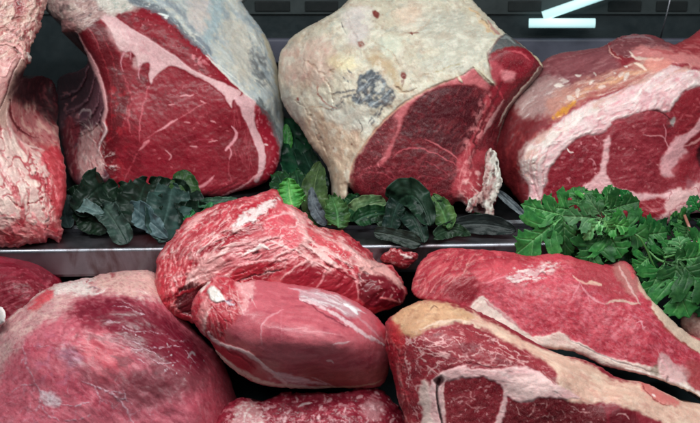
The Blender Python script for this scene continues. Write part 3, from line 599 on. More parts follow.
p.poly([(280,86),(290,90),(300,110),(304,128),(292,122),(282,106)], (160,158,150), 0.7, 5, 2); p.poly([(322,100),(350,108),(376,118),(366,132),(344,128),(326,116)], (212,212,202), 0.6, 5, 3)
# inspection stamp ink
st = [(360,76),(366,71),(376,70),(383,78),(389,86),(395,93),(396,98),(388,104),(376,108),(366,109),(356,104),(352,96),(357,88),(358,82)]
p.poly(st, (66,72,82), 0.94, 1.6, 1.6, brk=(7,0.3,0.34)); p.strands(st, 46, -38, 10, 1.1, (40,46,54), 0.8, 18, 31); p.strands(st, 16, -38, 8, 1.2, (176,184,190), 0.75, 18, 32)
for a in ([(333,94),(342,92),(354,90)], [(338,100),(346,96),(356,94)], [(328,110),(336,106),(344,100)], [(330,111),(338,108),(346,104)], [(368,124),(374,116),(380,106)], [(372,126),(376,118),(383,110)], [(376,122),(384,108),(391,102)], [(343,76),(349,82)], [(347,68),(352,74)], [(360,108),(370,112)], [(335,98),(343,104),(346,108)]): p.line(a, 2.6, (70,72,84), 0.75, 1.2, 0, 0.15)
p.line([(318,84),(319,95),(326,103),(338,108)], 2.0, (168,84,72), 0.7, 1.2); p.line([(308,108),(322,107),(334,111)], 1.5, (168,120,84), 0.7, 1); p.line([(359,120),(362,128),(360,134)], 1.4, (70,60,60), 0.8, .6)
for (a, b_, r_) in ((376,14,3.4),(362,45,3.2),(404,75,3.2),(412,33,1.6),(374,12,2),(403,81,1.5),(298,99,1.5),(334,149,1.5),(352,144,1)): p.poly([(a-r_,b_-r_*.7),(a,b_-r_),(a+r_*.8,b_-.2*r_),(a+r_*.5,b_+r_),(a-r_*.6,b_+r_*.7)], (120,38,34), 0.92, 0.8, 0.8)
p.line([(408,33),(414,33),(420,32)], 1.5, (116,50,40), 0.8, 0.5); p.line([(404,74),(404,82),(402,88)], 1.3, (120,40,36), 0.7, .5)
p.line([(474,66),(480,72),(488,80),(494,84)], 4.5, (206,194,168), 0.95, 0.4, 1.5); p.line([(458,76),(462,82)], 3.5, (206,190,166), 0.95, 0.3, 1.4)
p.line([(349,182),(351,168),(357,155),(368,140),(380,125),(396,110),(414,97),(440,84),(462,75)], 1.8, (196,150,120), 0.7, 0.4, 0.3)
# dried dark corner
p.poly([(494,46),(500,37),(508,33),(518,42),(526,48),(510,47),(498,51),(489,56)], (76,84,84), 0.95, 1.2, 1); p.line([(500,38),(508,37),(516,44)], 2, (130,140,138), 0.7, 1); p.line([(488,56),(498,51),(512,47),(524,48)], 2.2, (120,40,40), 0.8, 0.8, -0.6); p.line([(508,33),(522,43),(534,54),(543,67)], 3, (206,190,160), 0.9, 0.5, 0.6)
p.line([(487,20),(494,30),(500,34)], 3, (150,70,72), 0.6, 1)
p.col *= 1 + p.mask(cap)[:, None] * np.array([-.01, .0, .0])
p.mottle(cap, 22, (168,138,116), .3, seed=81, lo=.06, hi=.3); p.mottle(cap, 14, (216,208,192), .6, seed=82, lo=.05)
p.rough(30, 6.5, cap, seed=5); p.rough(15, 2.0, cap, seed=15); p.rough(10, 1.3, cap, seed=6); p.rough(5, 1.2, wp, seed=7, ang=-22, st=2); p.rough(14, 1.4, low, seed=8); p.rough(4, 0.5, low, seed=9); p.rough(5, 1.0, st, seed=10, ang=-38, st=2)
for a in ([(300,58),(318,70),(330,88),(334,104)], [(372,40),(388,50),(400,66)], [(296,100),(312,118),(320,140),(332,164)], [(352,50),(340,66),(322,76)], [(432,14),(424,26),(410,34)], [(392,86),(406,92),(416,88)]): p.line(a, 2.2, (168,140,120), .5, 1.8, -1.6, .1)
p.vary(14, 0.07)
p.part('fat_cap', cap, M_FAT, 0.5)
roast = p.finish('rib_roast', 'roast under a thick cream fat cap marked with smudged dark blue grey ink', 'meat', 'cut_face', M_LEAN)
# frayed white bone end hanging at its lower right corner
q = Piece([(487,151),(492,149),(497,153),(499,162),(500,170),(502,180),(500,190),(497,198),(493,204),(494,214),(490,219),(486,216),(484,207),(479,205),(474,208),(469,214),(466,211),(469,200),(475,196),(480,192),(482,184),(484,172),(485,160)], 1.243, [(490,150,10),(496,180,12),(490,215,16),(470,210,18),(484,185,16)], rim=3, rag=1.6, thick=14, base=(206,200,190))
q.mottle([(460,140),(510,140),(510,225),(460,225)], 6, (150,128,120), 0.6, seed=2, lo=0.05); q.mottle([(460,140),(510,140),(510,225),(460,225)], 5, (226,222,214), 0.6, seed=3); q.strands([(484,150),(500,152),(500,200),(482,200)], 26, 95, 9, 1.4, (120,96,92), 0.6, 30, 4, -1.2); q.specks([(485,160),(499,160),(499,210),(485,210)], 14, 1.6, (104,40,46), 0.7, 5, -1)
q.line([(476,200),(472,207),(468,212)], 2, (176,70,80), 0.6, 1); q.poly([(496,162),(498,162),(498,165),(496,165)], (30,20,22), 0.9, .6, .3, -2)
q.mottle([(460,140),(510,140),(510,225),(460,225)], 9, (150,84,84), 0.6, seed=9, lo=.04, ang=90, st=2); q.poly([(482,152),(488,150),(488,200),(470,212),(464,210),(480,190)], (150,60,66), 0.6, 3, 3); q.mottle([(460,140),(510,140),(510,225),(460,225)], 4, (84,60,60), .7, 95, 3.5, 15, .06, .2, 2, -1.6); q.rough(8, 1.5, seed=1, ang=85, st=3.5); q.rough(3, .3, seed=2)
q.finish('bone_end', None, None, 'bone_end', M_FAT, parent=roast)

# ================================================================== roast at the right
p = Piece([(492,152),(497,134),(503,116),(510,99),(520,86),(532,72),(546,59),(560,53),(580,50),(600,47),(610,42),(622,36),(640,34),(656,36),(668,42),(676,44),(688,38),(714,32),(716,150),(716,216),(700,213),(688,214),(676,221),(662,224),(650,221),(640,222),(610,220),(570,214),(546,214),(530,212),(518,200),(508,188),(497,176)],
  1.235, [(500,130,-34),(510,180,-30),(540,62,-46),(600,48,-44),(640,36,-46),(700,36,-40),(520,140,-14),(530,205,-6),(525,160,2),(550,130,4),(590,106,4),(640,84,4),(680,66,4),(560,90,-18),(600,80,-14),(620,60,-22),(650,58,-14),(690,60,-4),(560,160,8),(600,150,10),(640,150,10),(680,130,8),(700,110,6),(600,200,8),(660,200,6),(690,200,4),(560,205,2),(510,110,-34),(535,100,-26),(700,160,-6)],
  rim=12, rag=0.6, thick=240, base=(150,44,60))
W_ = [(485,30),(720,30),(720,230),(485,230)]
p.mottle(W_, 22, (128,30,46), 0.5, seed=1); p.mottle(W_, 7, (172,66,80), 0.4, seed=2, lo=0.02); p.marb[:] = 0.2
# outer side: dry brown red muscle
p.poly([(488,160),(498,120),(518,84),(545,56),(600,44),(615,60),(596,88),(572,106),(546,126),(530,142),(522,158),(526,205),(500,190)], (136,66,72), 0.95, 2, 1.5, marb=0)
p.poly([(490,160),(500,122),(512,104),(534,102),(540,120),(528,140),(520,160),(524,205),(500,196)], (112,30,38), 0.9, 6, 3); p.mottle([(492,160),(510,100),(545,90),(540,130),(520,200)], 12, (156,60,62), 0.6, seed=4, ang=-50, st=1.8); p.poly([(500,130),(506,112),(514,108),(508,140),(506,180),(498,170)], (80,16,26), 0.7, 4, 2)
tp = [(522,78),(548,56),(600,46),(616,56),(618,72),(590,82),(560,88),(534,90)]
p.poly(tp, (132,76,82), 0.9, 5, 2); p.mottle(tp, 12, (108,50,58), 0.6, seed=5, ang=-8, st=2.2); p.strands(tp, 30, -14, 16, 1.2, (176,124,124), 0.5, 10, 6)
p.poly([(522,92),(540,78),(560,78),(570,96),(552,112),(530,118),(516,110)], (164,132,128), 0.8, 5, 3); p.strands([(520,95),(566,80),(570,100),(530,118)], 26, -35, 12, 1.6, (196,176,170), 0.6, 20, 7, 0.5)
p.poly([(548,98),(572,84),(600,76),(640,62),(660,64),(660,74),(630,84),(600,94),(570,108),(552,120)], (188,130,116), 0.8, 5, 3); p.line([(552,118),(560,114),(568,108),(576,102)], 7, (206,140,44), 0.85, 2, 0, 0.1); p.line([(562,106),(580,94),(604,84),(628,76)], 6, (206,150,116), 0.6, 2.4, 0, 0.15); p.line([(600,84),(630,74),(656,66)], 5, (216,160,124), 0.6, 2)
p.strands([(560,90),(640,60),(664,60),(660,74),(580,104)], 44, -22, 15, 1.5, (222,196,184), 0.6, 16, 8, 0.6); p.strands([(560,86),(640,58),(620,80),(570,100)], 20, -22, 14, 1.3, (120,56,60), 0.6, 16, 9, -0.6)
p.specks([(560,80),(650,58),(640,74),(570,100)], 12, 2.8, (228,212,202), 0.8, 10, 0.8); p.line([(554,85),(564,85)], 3.5, (222,206,196), 0.85, 0.8, 0.6); p.line([(634,64),(642,66),(646,70)], 3, (236,214,196), 0.85, 0.8, 0.6)
# lump on top
lp = [(608,46),(618,38),(640,34),(658,37),(672,46),(664,54),(640,52),(628,58),(612,56)]
p.poly(lp, (118,64,70), 0.95, 2.5, 1.5, 1.5); p.strands(lp, 34, 8, 12, 1.3, (176,130,130), 0.6, 25, 11, 0.6); p.line([(610,48),(616,55),(626,58),(634,56)], 3, (132,26,36), 0.8, 1, -1); p.line([(608,44),(612,54),(622,60)], 1.8, (206,150,140), 0.7, 1, 0.8); p.line([(622,38),(640,36),(654,40)], 3, (150,120,124), 0.6, 1.4)
p.poly([(632,50),(650,46),(672,50),(700,54),(716,60),(716,70),(690,66),(672,64),(650,58),(638,60)], (204,130,128), 0.85, 3, 2, 1); p.line([(630,52),(636,58),(650,60),(664,58)], 3.5, (222,196,182), 0.8, 1.2, 0.8); p.line([(648,48),(664,52),(680,54)], 3, (170,70,76), 0.6, 1.4); p.poly([(648,58),(664,58),(674,66),(672,76),(656,74),(646,68)], (222,146,134), 0.8, 4, 2, 1)
p.poly([(672,44),(690,36),(716,32),(716,58),(692,54),(676,50)], (156,56,64), 0.85, 3, 2); p.strands([(674,46),(714,36),(714,58),(680,54)], 18, 10, 14, 1.4, (216,140,140), 0.6, 18, 12, .5); p.line([(674,64),(686,66),(696,74),(704,82)], [2,4,4,2], (150,30,50), 0.85, 1, -1)
# fat band
fb = [(521,164),(525,150),(536,138),(552,128),(566,116),(582,106),(602,98),(622,90),(640,82),(656,74),(672,66),(690,70),(714,74),(716,90),(700,86),(688,88),(678,98),(670,110),(664,112),(654,109),(640,112),(628,116),(616,120),(608,128),(600,134),(590,134),(580,137),(570,144),(560,154),(550,168),(545,182),(542,198),(537,212),(526,208),(530,190),(524,178)]
p.poly(fb, (216,180,180), 1.0, 1.4, 0.7, 1.5, wet=0.35, marb=0); p.poly([(521,164),(526,148),(540,136),(560,124),(584,108),(606,100),(620,96),(600,112),(580,120),(560,136),(548,150),(538,166),(530,180)], (214,202,192), 0.75, 5, 2.5)
p.mottle(fb, 14, (222,200,198), 0.6, seed=14, lo=-0.05); p.mottle(fb, 7, (214,140,152), 0.5, seed=15, lo=0.06, ang=-30, st=2); p.strands(fb, 40, -32, 16, 1.2, (206,134,146), 0.45, 12, 16, -0.4); p.strands([(626,92),(690,68),(700,80),(660,108),(626,114)], 22, -22, 16, 1.6, (226,202,202), 0.6, 14, 17, 0.6)
p.veins(fb, 20, .05, (196,124,132), .6, -32, 2.2, 9, 18, -.6, 2); p.mottle(fb, 6, (236,222,216), .6, -32, 4, 61, .06, .2, 2, .7); p.mottle([(521,164),(540,134),(600,98),(672,64),(716,70),(716,80),(660,84),(600,110),(550,140),(530,180)], 9, (196,146,132), .7, -28, 3, 63, .0, .2, 5, -.5)
for a in ([(534,150),(530,168),(536,190),(540,206)], [(542,146),(536,166),(538,188)], [(550,146),(544,166),(542,186)]): p.line(a, 2.2, (206,150,152), 0.6, 0.8, -0.9)
# eye and other muscles
eye = [(613,134),(622,124),(634,115),(648,110),(660,114),(669,122),(673,134),(671,146),(664,154),(660,166),(661,178),(672,190),(660,192),(636,190),(620,189),(610,182),(604,166),(607,148)]
p.poly(eye, (146,38,56), 0.9, 1.3, 0.8); p.mottle(eye, 9, (122,24,42), 0.55, seed=20, ang=10, st=2.2); p.mottle(eye, 6, (176,72,86), 0.4, seed=21, lo=0.05, ang=15, st=2); p.specks(eye, 22, 1.2, (216,150,150), 0.5, 22)
p.line([(642,134),(650,136),(662,136),(668,146),(673,150)], 1.4, (214,140,146), 0.8, 0.6); p.line([(664,124),(666,134),(664,142)], 1.4, (210,130,140), 0.75, 0.5); p.line([(616,120),(612,122),(626,122)], 2, (176,56,76), 0.7, 1); p.line([(650,110),(660,112),(668,118),(674,124)], 1.4, (60,10,20), 0.8, .5, -.8)
for a in ([(606,140),(613,136)], [(618,158),(640,155),(658,160)], [(612,172),(634,168),(656,172)], [(616,182),(640,180),(660,184)], [(620,146),(640,146),(658,150)]): p.line(a, 1.2, (176,76,90), 0.55, 1.2, 0, 0.2)
p.poly([(660,170),(686,170),(690,184),(676,190),(660,190)], (150,46,60), 0.8, 2.5, 1.5)
lm = [(550,172),(560,158),(572,146),(584,139),(598,136),(606,138),(605,148),(602,160),(600,172),(590,180),(580,190),(582,204),(560,210),(546,208)]
p.poly(lm, (144,28,50), 0.92, 1.4, 1); p.specks(lm, 40, 1.4, (214,140,148), 0.7, 24); p.mottle(lm, 7, (112,14,34), 0.6, seed=25, lo=0.03); p.line([(567,148),(570,152),(574,152)], 1.6, (240,220,214), 0.9, 0.3); p.line([(588,158),(593,160),(596,166)], 1.4, (214,140,150), 0.7, 0.6)
sm = [(605,140),(611,140),(608,156),(606,170),(612,184),(624,190),(650,194),(680,190),(690,194),(676,200),(650,200),(634,206),(618,210),(600,206),(584,200),(582,190),(592,180),(600,170)]
p.poly(sm, (222,172,174), 0.92, 1.6, 1.2, 0.6, marb=0); p.strands(sm, 30, 10, 12, 1.4, (196,110,120), 0.5, 40, 26)
p.poly([(668,150),(676,138),(690,130),(700,116),(716,104),(716,112),(704,124),(694,138),(684,146),(690,156),(680,164),(676,176),(662,176),(662,160)], (220,160,164), 0.9, 1.8, 1.2, 0.4, marb=0); p.poly([(670,122),(676,116),(680,122),(676,128)], (160,150,146), 0.9, 1.5, 1); p.specks([(668,118),(680,118),(680,130),(668,128)], 6, 2, (96,66,66), 0.8, 27)
rmu = [(670,110),(680,98),(690,91),(704,88),(716,92),(716,104),(702,116),(692,128),(682,134),(674,128),(676,118)]
p.poly(rmu, (148,36,52), 0.92, 1.2, 1); p.specks(rmu, 24, 1.6, (190,96,104), 0.6, 28); p.poly([(684,144),(694,136),(706,122),(716,112),(716,130),(704,142),(690,146)], (140,28,44), 0.85, 1.6, 1.2); p.poly([(672,170),(684,154),(696,148),(700,156),(690,170),(684,180)], (150,34,52), 0.85, 2, 1.5); p.line([(684,146),(696,142),(704,134)], 2, (220,150,150), 0.8, 0.8)
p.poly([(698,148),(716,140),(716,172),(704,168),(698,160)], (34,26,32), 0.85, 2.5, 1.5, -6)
lo2 = [(634,206),(650,198),(664,197),(672,204),(668,214),(654,222),(640,220)]
p.poly(lo2, (156,30,50), 0.9, 2, 1.5); p.strands(lo2, 18, 25, 10, 1.4, (222,150,152), 0.7, 40, 29, .4); p.line([(584,208),(604,208),(626,206)], 4, (140,20,40), 0.8, 1)
p.poly([(670,196),(690,186),(716,176),(716,220),(690,214),(670,224),(650,226),(664,212)], (214,170,168), 0.85, 3, 2.5, 0.8); p.veins([(660,190),(716,176),(716,220),(660,226)], 14, 0.06, (160,70,84), 0.7, seed=7); p.mottle([(684,180),(716,176),(716,216),(690,214)], 9, (150,96,104), 0.6, seed=31)
p.rough(18, 2.2, W_, seed=5); p.rough(6, 1.0, W_, seed=6, ang=-25, st=1.8); p.rough(10, 2.6, [(520,80),(610,50),(670,60),(580,105),(530,120)], seed=7, ang=-25, st=2); p.rough(7, 2.4, lp, seed=8)
p.vary(12, 0.09)
p.part('fat_band', fb, M_FAT, 0.7); p.part('dry_outer_side', [(480,160),(498,110),(518,80),(545,50),(600,40),(650,30),(720,26),(720,66),(690,68),(672,66),(640,82),(602,98),(566,116),(536,138),(525,150),(521,164),(530,190),(526,212),(500,196)], M_RAG, 0.7)
p.finish('rib_roast', 'roast with a diagonal pink white fat band and a yellow orange streak, upper right', 'meat', 'cut_face', M_LEAN)
# ================================================================== lower tier
# dark piece far back under the shelf at the left
p = Piece([(-16,258),(20,257),(42,262),(56,272),(62,282),(58,296),(44,312),(26,330),(-16,336)], 1.165, [(0,262,-10),(50,270,-24),(20,285,8),(-10,320,14),(50,300,-4),(30,320,10)], rim=20, thick=110, base=(122,24,46))
a_ = [(-16,255),(70,255),(70,340),(-16,340)]
p.mottle(a_, 14, (160,60,80), 0.5, seed=1, ang=-12, st=2.4); p.strands([(-14,268),(54,276),(30,322),(-14,326)], 26, -18, 18, 1.1, (206,120,134), 0.6, 12, 2, 0.2); p.strands([(-14,268),(54,276),(30,322),(-14,326)], 14, -18, 18, 1.6, (84,10,28), 0.6, 12, 3, -0.3)
p.rough(12, 2, seed=1); p.vary(10, .12); p.wet[:] = .65
back_l = p.finish('meat_cut', 'deep red cut in the dark under the shelf at the left edge', 'meat', 'meat_cut', M_LEAN)
q = Piece([(-8,308),(-1,306),(4,309),(6,316),(4,323),(-2,326),(-8,324)], 1.10, [(-2,308,0),(0,316,4),(-4,322,0)], rim=7, thick=12, rag=.4, base=(226,214,212), step=1.0)
q.rough(5, .8); q.finish('fat_lump', 'small white round lump of fat against the left edge of the photo', 'fat', 'fat_lump', M_FAT)

# marbled piece leaning on the rail
p = Piece([(156,270),(157,258),(164,246),(172,238),(178,228),(187,219),(200,212),(214,205),(228,201),(242,198),(256,195),(266,191),(275,189),(280,194),(285,203),(293,206),(302,211),(310,219),(318,226),(332,229),(345,232),(355,240),(364,246),(371,252),(377,262),(386,264),(394,268),(402,280),(407,292),(405,300),(398,306),(380,312),(360,318),(320,320),(260,326),(210,326),(188,322),(170,314),(160,304),(155,290)],
  1.115, [(160,260,-6),(200,215,-20),(270,194,-26),(330,232,-22),(380,265,-18),(404,292,-10),(200,245,12),(260,215,2),(250,250,22),(300,240,12),(340,255,10),(320,285,22),(380,285,12),(170,290,16),(190,310,14),(220,280,20),(270,270,26),(240,310,10),(360,305,8)],
  rim=14, rag=1.2, thick=120, base=(176,48,66), deep=0.12)
a_ = [(150,185),(410,185),(410,330),(150,330)]
p.mottle(a_, 14, (206,110,116), 0.7, seed=1, ang=-30, st=2.5, lo=0, hi=.15); p.mottle(a_, 10, (134,14,38), 0.75, seed=2, ang=-30, st=3, lo=.02, hi=.14, dh=-1)
R1 = [(160,262),(178,230),(214,206),(262,194),(280,200),(262,222),(232,240),(206,262),(190,290),(172,308)]
R2 = [(214,236),(262,224),(300,250),(296,266),(250,276),(222,286),(206,276)]; R3 = [(284,204),(330,230),(376,262),(366,280),(330,276),(300,258),(280,236)]
for R_x, an, sd in ((R1, -52, 51), (R2, -22, 53), (R3, 32, 55)):
    p.mottle(R_x, 9, (228,186,182), .85, an, 4.0, sd, .06, .17, 4, 1.2); p.mottle(R_x, 8, (140,14,40), .8, an, 4.0, sd + 9, .08, .18, 4, -1.2); p.mottle(R_x, 4, (226,176,174), .6, an, 4.0, sd + 20, .08, .2, 4, .5)
p.poly([(178,232),(200,214),(232,203),(262,196),(276,196),(270,206),(250,216),(232,226),(214,236),(196,250),(180,262),(166,268),(164,252)], (200,92,102), 0.35, 4, 3); p.strands([(166,262),(190,222),(240,204),(220,234),(186,268)], 60, -58, 13, 1.8, (232,170,170), 0.7, 20, 3, 0.6); p.strands([(166,262),(190,222),(240,204),(220,234),(186,268)], 40, -58, 12, 1.5, (146,20,44), 0.7, 20, 4, -0.6)
p.poly([(234,222),(240,214),(250,209),(262,204),(272,199),(280,200),(276,207),(264,212),(256,219),(246,226),(236,228)], (222,190,188), 0.6, 1.6, 2.6, 1, brk=(6,.16,.06)); p.poly([(230,214),(244,206),(258,201),(266,200),(258,206),(248,211),(238,220)], (172,34,56), 0.85, 1.4, 1.2, -0.6)
p.poly([(282,196),(290,206),(302,214),(310,224),(304,232),(298,246),(288,250),(276,246),(268,236),(264,224),(272,212)], (206,90,104), 0.8, 2, 2); p.line([(264,222),(276,216),(288,212),(296,214)], 3, (226,170,172), 0.8, 1.5, .6); p.line([(292,214),(298,218),(296,226),(290,228)], 2.4, (232,196,194), 0.8, 1, .4)
p.poly([(286,205),(296,211),(304,218),(310,226),(322,232),(338,240),(352,248),(366,258),(374,266),(366,270),(352,262),(338,254),(322,248),(312,242),(306,250),(316,262),(330,270),(338,276),(324,272),(308,264),(300,252),(302,238),(298,224)], (222,166,164), 0.72, 3, 2.4, 1.0)
p.strands([(296,214),(330,236),(370,260),(360,268),(320,250)], 34, 32, 18, 1.8, (232,190,186), 0.75, 12, 5, .6); p.strands([(296,214),(330,236),(370,260),(360,268),(320,250)], 22, 32, 16, 1.7, (190,58,76), 0.75, 12, 6, -.4)
p.poly([(306,228),(318,234),(338,246),(352,254),(346,258),(330,250),(314,242)], (196,60,78), 0.85, 1.6, 1.4)
p.poly([(246,236),(262,226),(278,240),(296,252),(288,262),(266,262),(246,268),(226,276),(214,272),(224,256)], (200,116,122), 0.5, 5, 3); p.strands([(216,272),(246,236),(262,226),(296,252),(266,264)], 54, -20, 17, 1.6, (222,160,162), 0.7, 18, 7, .5); p.strands([(216,272),(246,236),(262,226),(296,252),(266,264)], 26, -20, 14, 1.4, (150,34,56), 0.65, 18, 8, -.5)
p.line([(244,254),(254,250),(262,246),(268,250)], 4, (230,212,208), .95, 1, 1); p.line([(252,254),(260,252)], 3, (90,40,50), .7, .8, -1); p.line([(270,240),(282,246),(296,250)], 2.4, (228,190,188), .8, 1, .5)
p.poly([(218,282),(234,268),(256,262),(284,262),(304,258),(296,266),(270,272),(250,278),(232,290)], (166,30,52), 0.85, 2.4, 2); p.line([(222,276),(246,264),(276,260),(302,256)], 3, (226,160,162), .8, 1.4, .8, .1); p.line([(232,284),(252,276),(280,270)], 2, (84,10,26), .8, 1, -1.5)
p.poly([(290,272),(300,264),(316,266),(326,270),(322,284),(312,292),(294,290),(280,284)], (150,26,48), .9, 1.6, 1.4); p.poly([(330,272),(340,268),(352,276),(358,288),(356,300),(336,298),(318,292),(320,280)], (156,34,54), .9, 1.6, 1.4); p.line([(326,268),(322,280),(312,294)], 2.2, (222,140,146), .85, .8, .5); p.line([(352,268),(356,280),(358,300)], 2.6, (222,146,150), .85, .8, .5); p.line([(280,280),(298,266),(318,260),(336,266),(352,270)], 2.6, (222,156,156), .85, 1, .6)
dk = [(358,274),(372,268),(386,272),(398,282),(405,294),(398,304),(376,308),(360,300)]
p.poly(dk, (104,14,34), .92, 2, 2); p.specks(dk, 36, 1.3, (216,150,150), .75, 9, .5); p.poly([(362,258),(376,262),(388,266),(400,280),(404,290),(394,282),(384,276),(368,274),(358,268)], (220,160,156), .9, 2, 1.6, 1); p.specks([(362,264),(382,266),(382,276),(364,274)], 4, 2, (96,60,62), .85, 10, -1); p.line([(380,298),(392,300),(398,302)], 3, (214,120,124), .8, 1, .5)
p.poly([(158,262),(176,258),(192,262),(186,280),(182,300),(176,314),(160,302)], (190,56,72), .75, 3, 3); p.strands([(158,262),(200,250),(196,286),(178,314),(158,300)], 50, 98, 15, 1.9, (226,160,158), .7, 20, 11, .7); p.strands([(158,262),(200,250),(196,286),(178,314),(158,300)], 40, 98, 13, 1.7, (142,16,36), .7, 20, 12, -.8)
p.poly([(196,262),(214,252),(224,262),(216,276),(200,288),(188,284)], (216,156,154), .75, 3, 2.5, 1); p.poly([(178,292),(194,284),(204,288),(198,306),(186,316),(174,304)], (70,12,24), .85, 3, 2, -4); p.line([(176,296),(190,290),(206,282)], 3, (176,40,58), .8, 1.2, 1)
p.veins([(160,262),(200,215),(300,215),(370,262),(300,264),(200,300)], 10, .05, (236,196,192), .55, -30, 1.8, 3, 16, dh=.5, soft=8)
p.poly([(230,226),(238,216),(250,209),(262,203),(272,199),(280,200),(272,206),(264,212),(256,219),(246,224),(236,228)], (222,200,198), 0.9, 1.6, 2.4, 1, brk=(6,.16,.2))
p.rough(14, 3.0, seed=1, ang=-30, st=1.8); p.rough(6, 1.0, seed=2, ang=-30, st=2.6); p.vary(9, .12); p.wet[:] = .7
p.finish('meat_cut', 'marbled pink cut with white fat streaks leaning against the shelf rail, centre', 'meat', 'meat_cut', M_RAG)

# smooth oval shank
p = Piece([(192,318),(192,304),(198,292),(206,284),(212,277),(222,275),(232,279),(242,283),(252,280),(268,281),(290,284),(312,287),(334,292),(352,300),(368,309),(380,320),(388,332),(391,350),(390,366),(386,380),(378,387),(362,389),(340,388),(310,389),(286,388),(266,386),(250,381),(236,372),(224,362),(216,352),(210,341),(200,332)],
  1.055, [(200,300,-6),(225,278,-12),(280,284,-20),(340,294,-24),(388,340,-22),(384,384,-26),(320,388,-24),(250,380,-16),(215,348,-8),(230,310,10),(280,330,36),(330,340,36),(360,345,18),(250,350,18),(300,365,18),(210,318,8)],
  rim=12, rag=.5, thick=95, base=(178,90,102), deep=0.04, rimk=.75)
a_ = [(185,270),(395,270),(395,395),(185,395)]
p.mottle(a_, 26, (190,106,116), .6, seed=1, ang=8, st=2.4); p.poly([(206,328),(240,352),(262,372),(300,384),(380,382),(388,366),(330,372),(280,362),(240,340)], (164,92,86), .5, 6, 3); p.mottle([(250,290),(390,320),(388,385),(250,380)], 16, (146,56,76), .6, seed=2, ang=6, st=2.6, lo=.02)
p.mottle([(250,290),(385,325),(388,384),(250,378)], 5, (196,116,126), .35, 6, 5, 3, .03, .2, 8); p.poly([(300,366),(360,372),(386,366),(382,384),(320,386)], (150,84,76), .5, 5, 2)
p.line([(262,345),(261,332),(263,322),(270,316),(278,312),(284,310)], 2.0, (206,140,148), .75, .8, .2); p.line([(283,300),(281,320),(282,350)], 1.2, (190,110,122), .5, .6)
p.line([(333,345),(341,343),(350,341)], 1.8, (222,176,180), .85, .8); p.line([(326,361),(331,361),(333,364)], 2, (228,190,192), .9, .6); p.line([(333,340),(332,352)], 1, (190,120,130), .5, .5)
# silver tendon top right
tn = [(300,292),(312,290),(330,294),(346,300),(356,308),(360,314),(350,318),(342,312),(330,306),(316,304),(304,300)]
p.poly(tn, (186,150,156), .8, 2.5, 1.5, .6); p.strands(tn, 26, 24, 18, 1.6, (228,220,222), .85, 9, 4, .5); p.line([(300,298),(316,304),(332,312),(346,322),(360,331),(374,340),(386,345)], [2,4,4,4,5,4,2], (216,184,188), .85, 1, .6, .05); p.line([(302,300),(318,310),(334,320),(350,328)], 2, (112,40,58), .75, .8, -1); p.line([(344,304),(352,308),(358,314)], 4.5, (234,230,232), .9, .8, .6); p.line([(288,288),(300,290),(316,296),(330,300)], 2, (206,160,168), .8, .8); p.line([(352,312),(368,326),(384,342)], 2.2, (196,140,148), .6, .8)
p.poly([(376,318),(388,330),(390,344),(382,338)], (190,60,76), .7, 3, 2)
# frayed knuckle
kn = [(190,318),(192,300),(204,284),(214,276),(230,278),(242,284),(250,292),(248,304),(238,316),(228,328),(220,344),(208,338)]
p.poly(kn, (168,44,60), .9, 2.5, 2.5); p.mottle(kn, 9, (214,120,126), .8, seed=5, ang=60, st=2.2); p.strands(kn, 46, 70, 10, 1.6, (222,160,160), .7, 40, 6, .7); p.strands(kn, 30, 70, 9, 1.6, (112,10,30), .7, 40, 7, -.9)
p.poly([(208,290),(212,286),(218,290),(223,296),(224,301),(216,302),(210,298)], (226,214,208), .98, 1.2, .8, 2.5); p.line([(200,292),(205,286),(210,281)], 3.5, (222,196,190), .9, 1, 1); p.line([(212,274),(220,272),(230,276)], 4, (226,208,202), .9, 1, 1); p.line([(222,300),(230,304),(236,304)], 3, (200,180,190), .85, 1, .6); p.line([(226,302),(232,300)], 2.4, (84,50,76), .7, .8)
p.poly([(234,284),(246,280),(254,284),(252,298),(246,308),(238,312),(242,298)], (214,150,152), .85, 2.5, 2.2); p.strands([(234,284),(254,284),(250,306),(238,312)], 14, 70, 12, 1.4, (226,186,184), .7, 18, 8, .4)
p.poly([(200,312),(206,296),(210,306),(206,328),(200,330)], (196,130,130), .7, 2, 2); p.line([(212,306),(206,318),(204,332),(207,340)], 3, (208,160,156), .75, 1, .8)
# folded edge along the bottom
p.poly([(212,344),(222,348),(236,354),(252,364),(264,374),(268,384),(250,380),(232,370),(220,358)], (160,40,54), .85, 2, 1.5); p.line([(208,332),(214,340),(226,346),(240,350),(254,358),(266,368),(276,376),(286,384)], [2,3.5,4,4,4,4,4,3], (226,190,190), .9, .8, 1.2); p.line([(214,350),(222,358),(232,367),(246,375),(262,382),(284,386),(312,388),(340,388)], [2,5,6,6,5,4,3.5,2.5], (222,206,192), .92, .7, .8, .05); p.line([(272,372),(284,376),(300,380),(326,384)], [2,6,6,1.5], (212,180,186), .8, 1, .3); p.strands([(272,372),(290,374),(330,384),(276,384)], 16, 14, 22, 1.3, (232,216,220), .75, 6, 9, .3); p.line([(318,386),(350,387),(372,384),(382,380)], 2, (206,180,150), .7, .6)
p.line([(226,350),(242,358),(256,368)], 2.2, (120,16,36), .7, 1, -1)
p.rough(22, 2.4, seed=1, ang=6, st=2); p.rough(9, 1.6, kn, seed=2, ang=60, st=2); p.vary(14, .07); p.wet[:] = .72
p.part('frayed_end', kn, M_RAG); p.part('tendon', tn, M_WET)
p.finish('shank', 'smooth pink oval muscle with silver tendon and a frayed knuckle end', 'meat', 'muscle', M_WET)

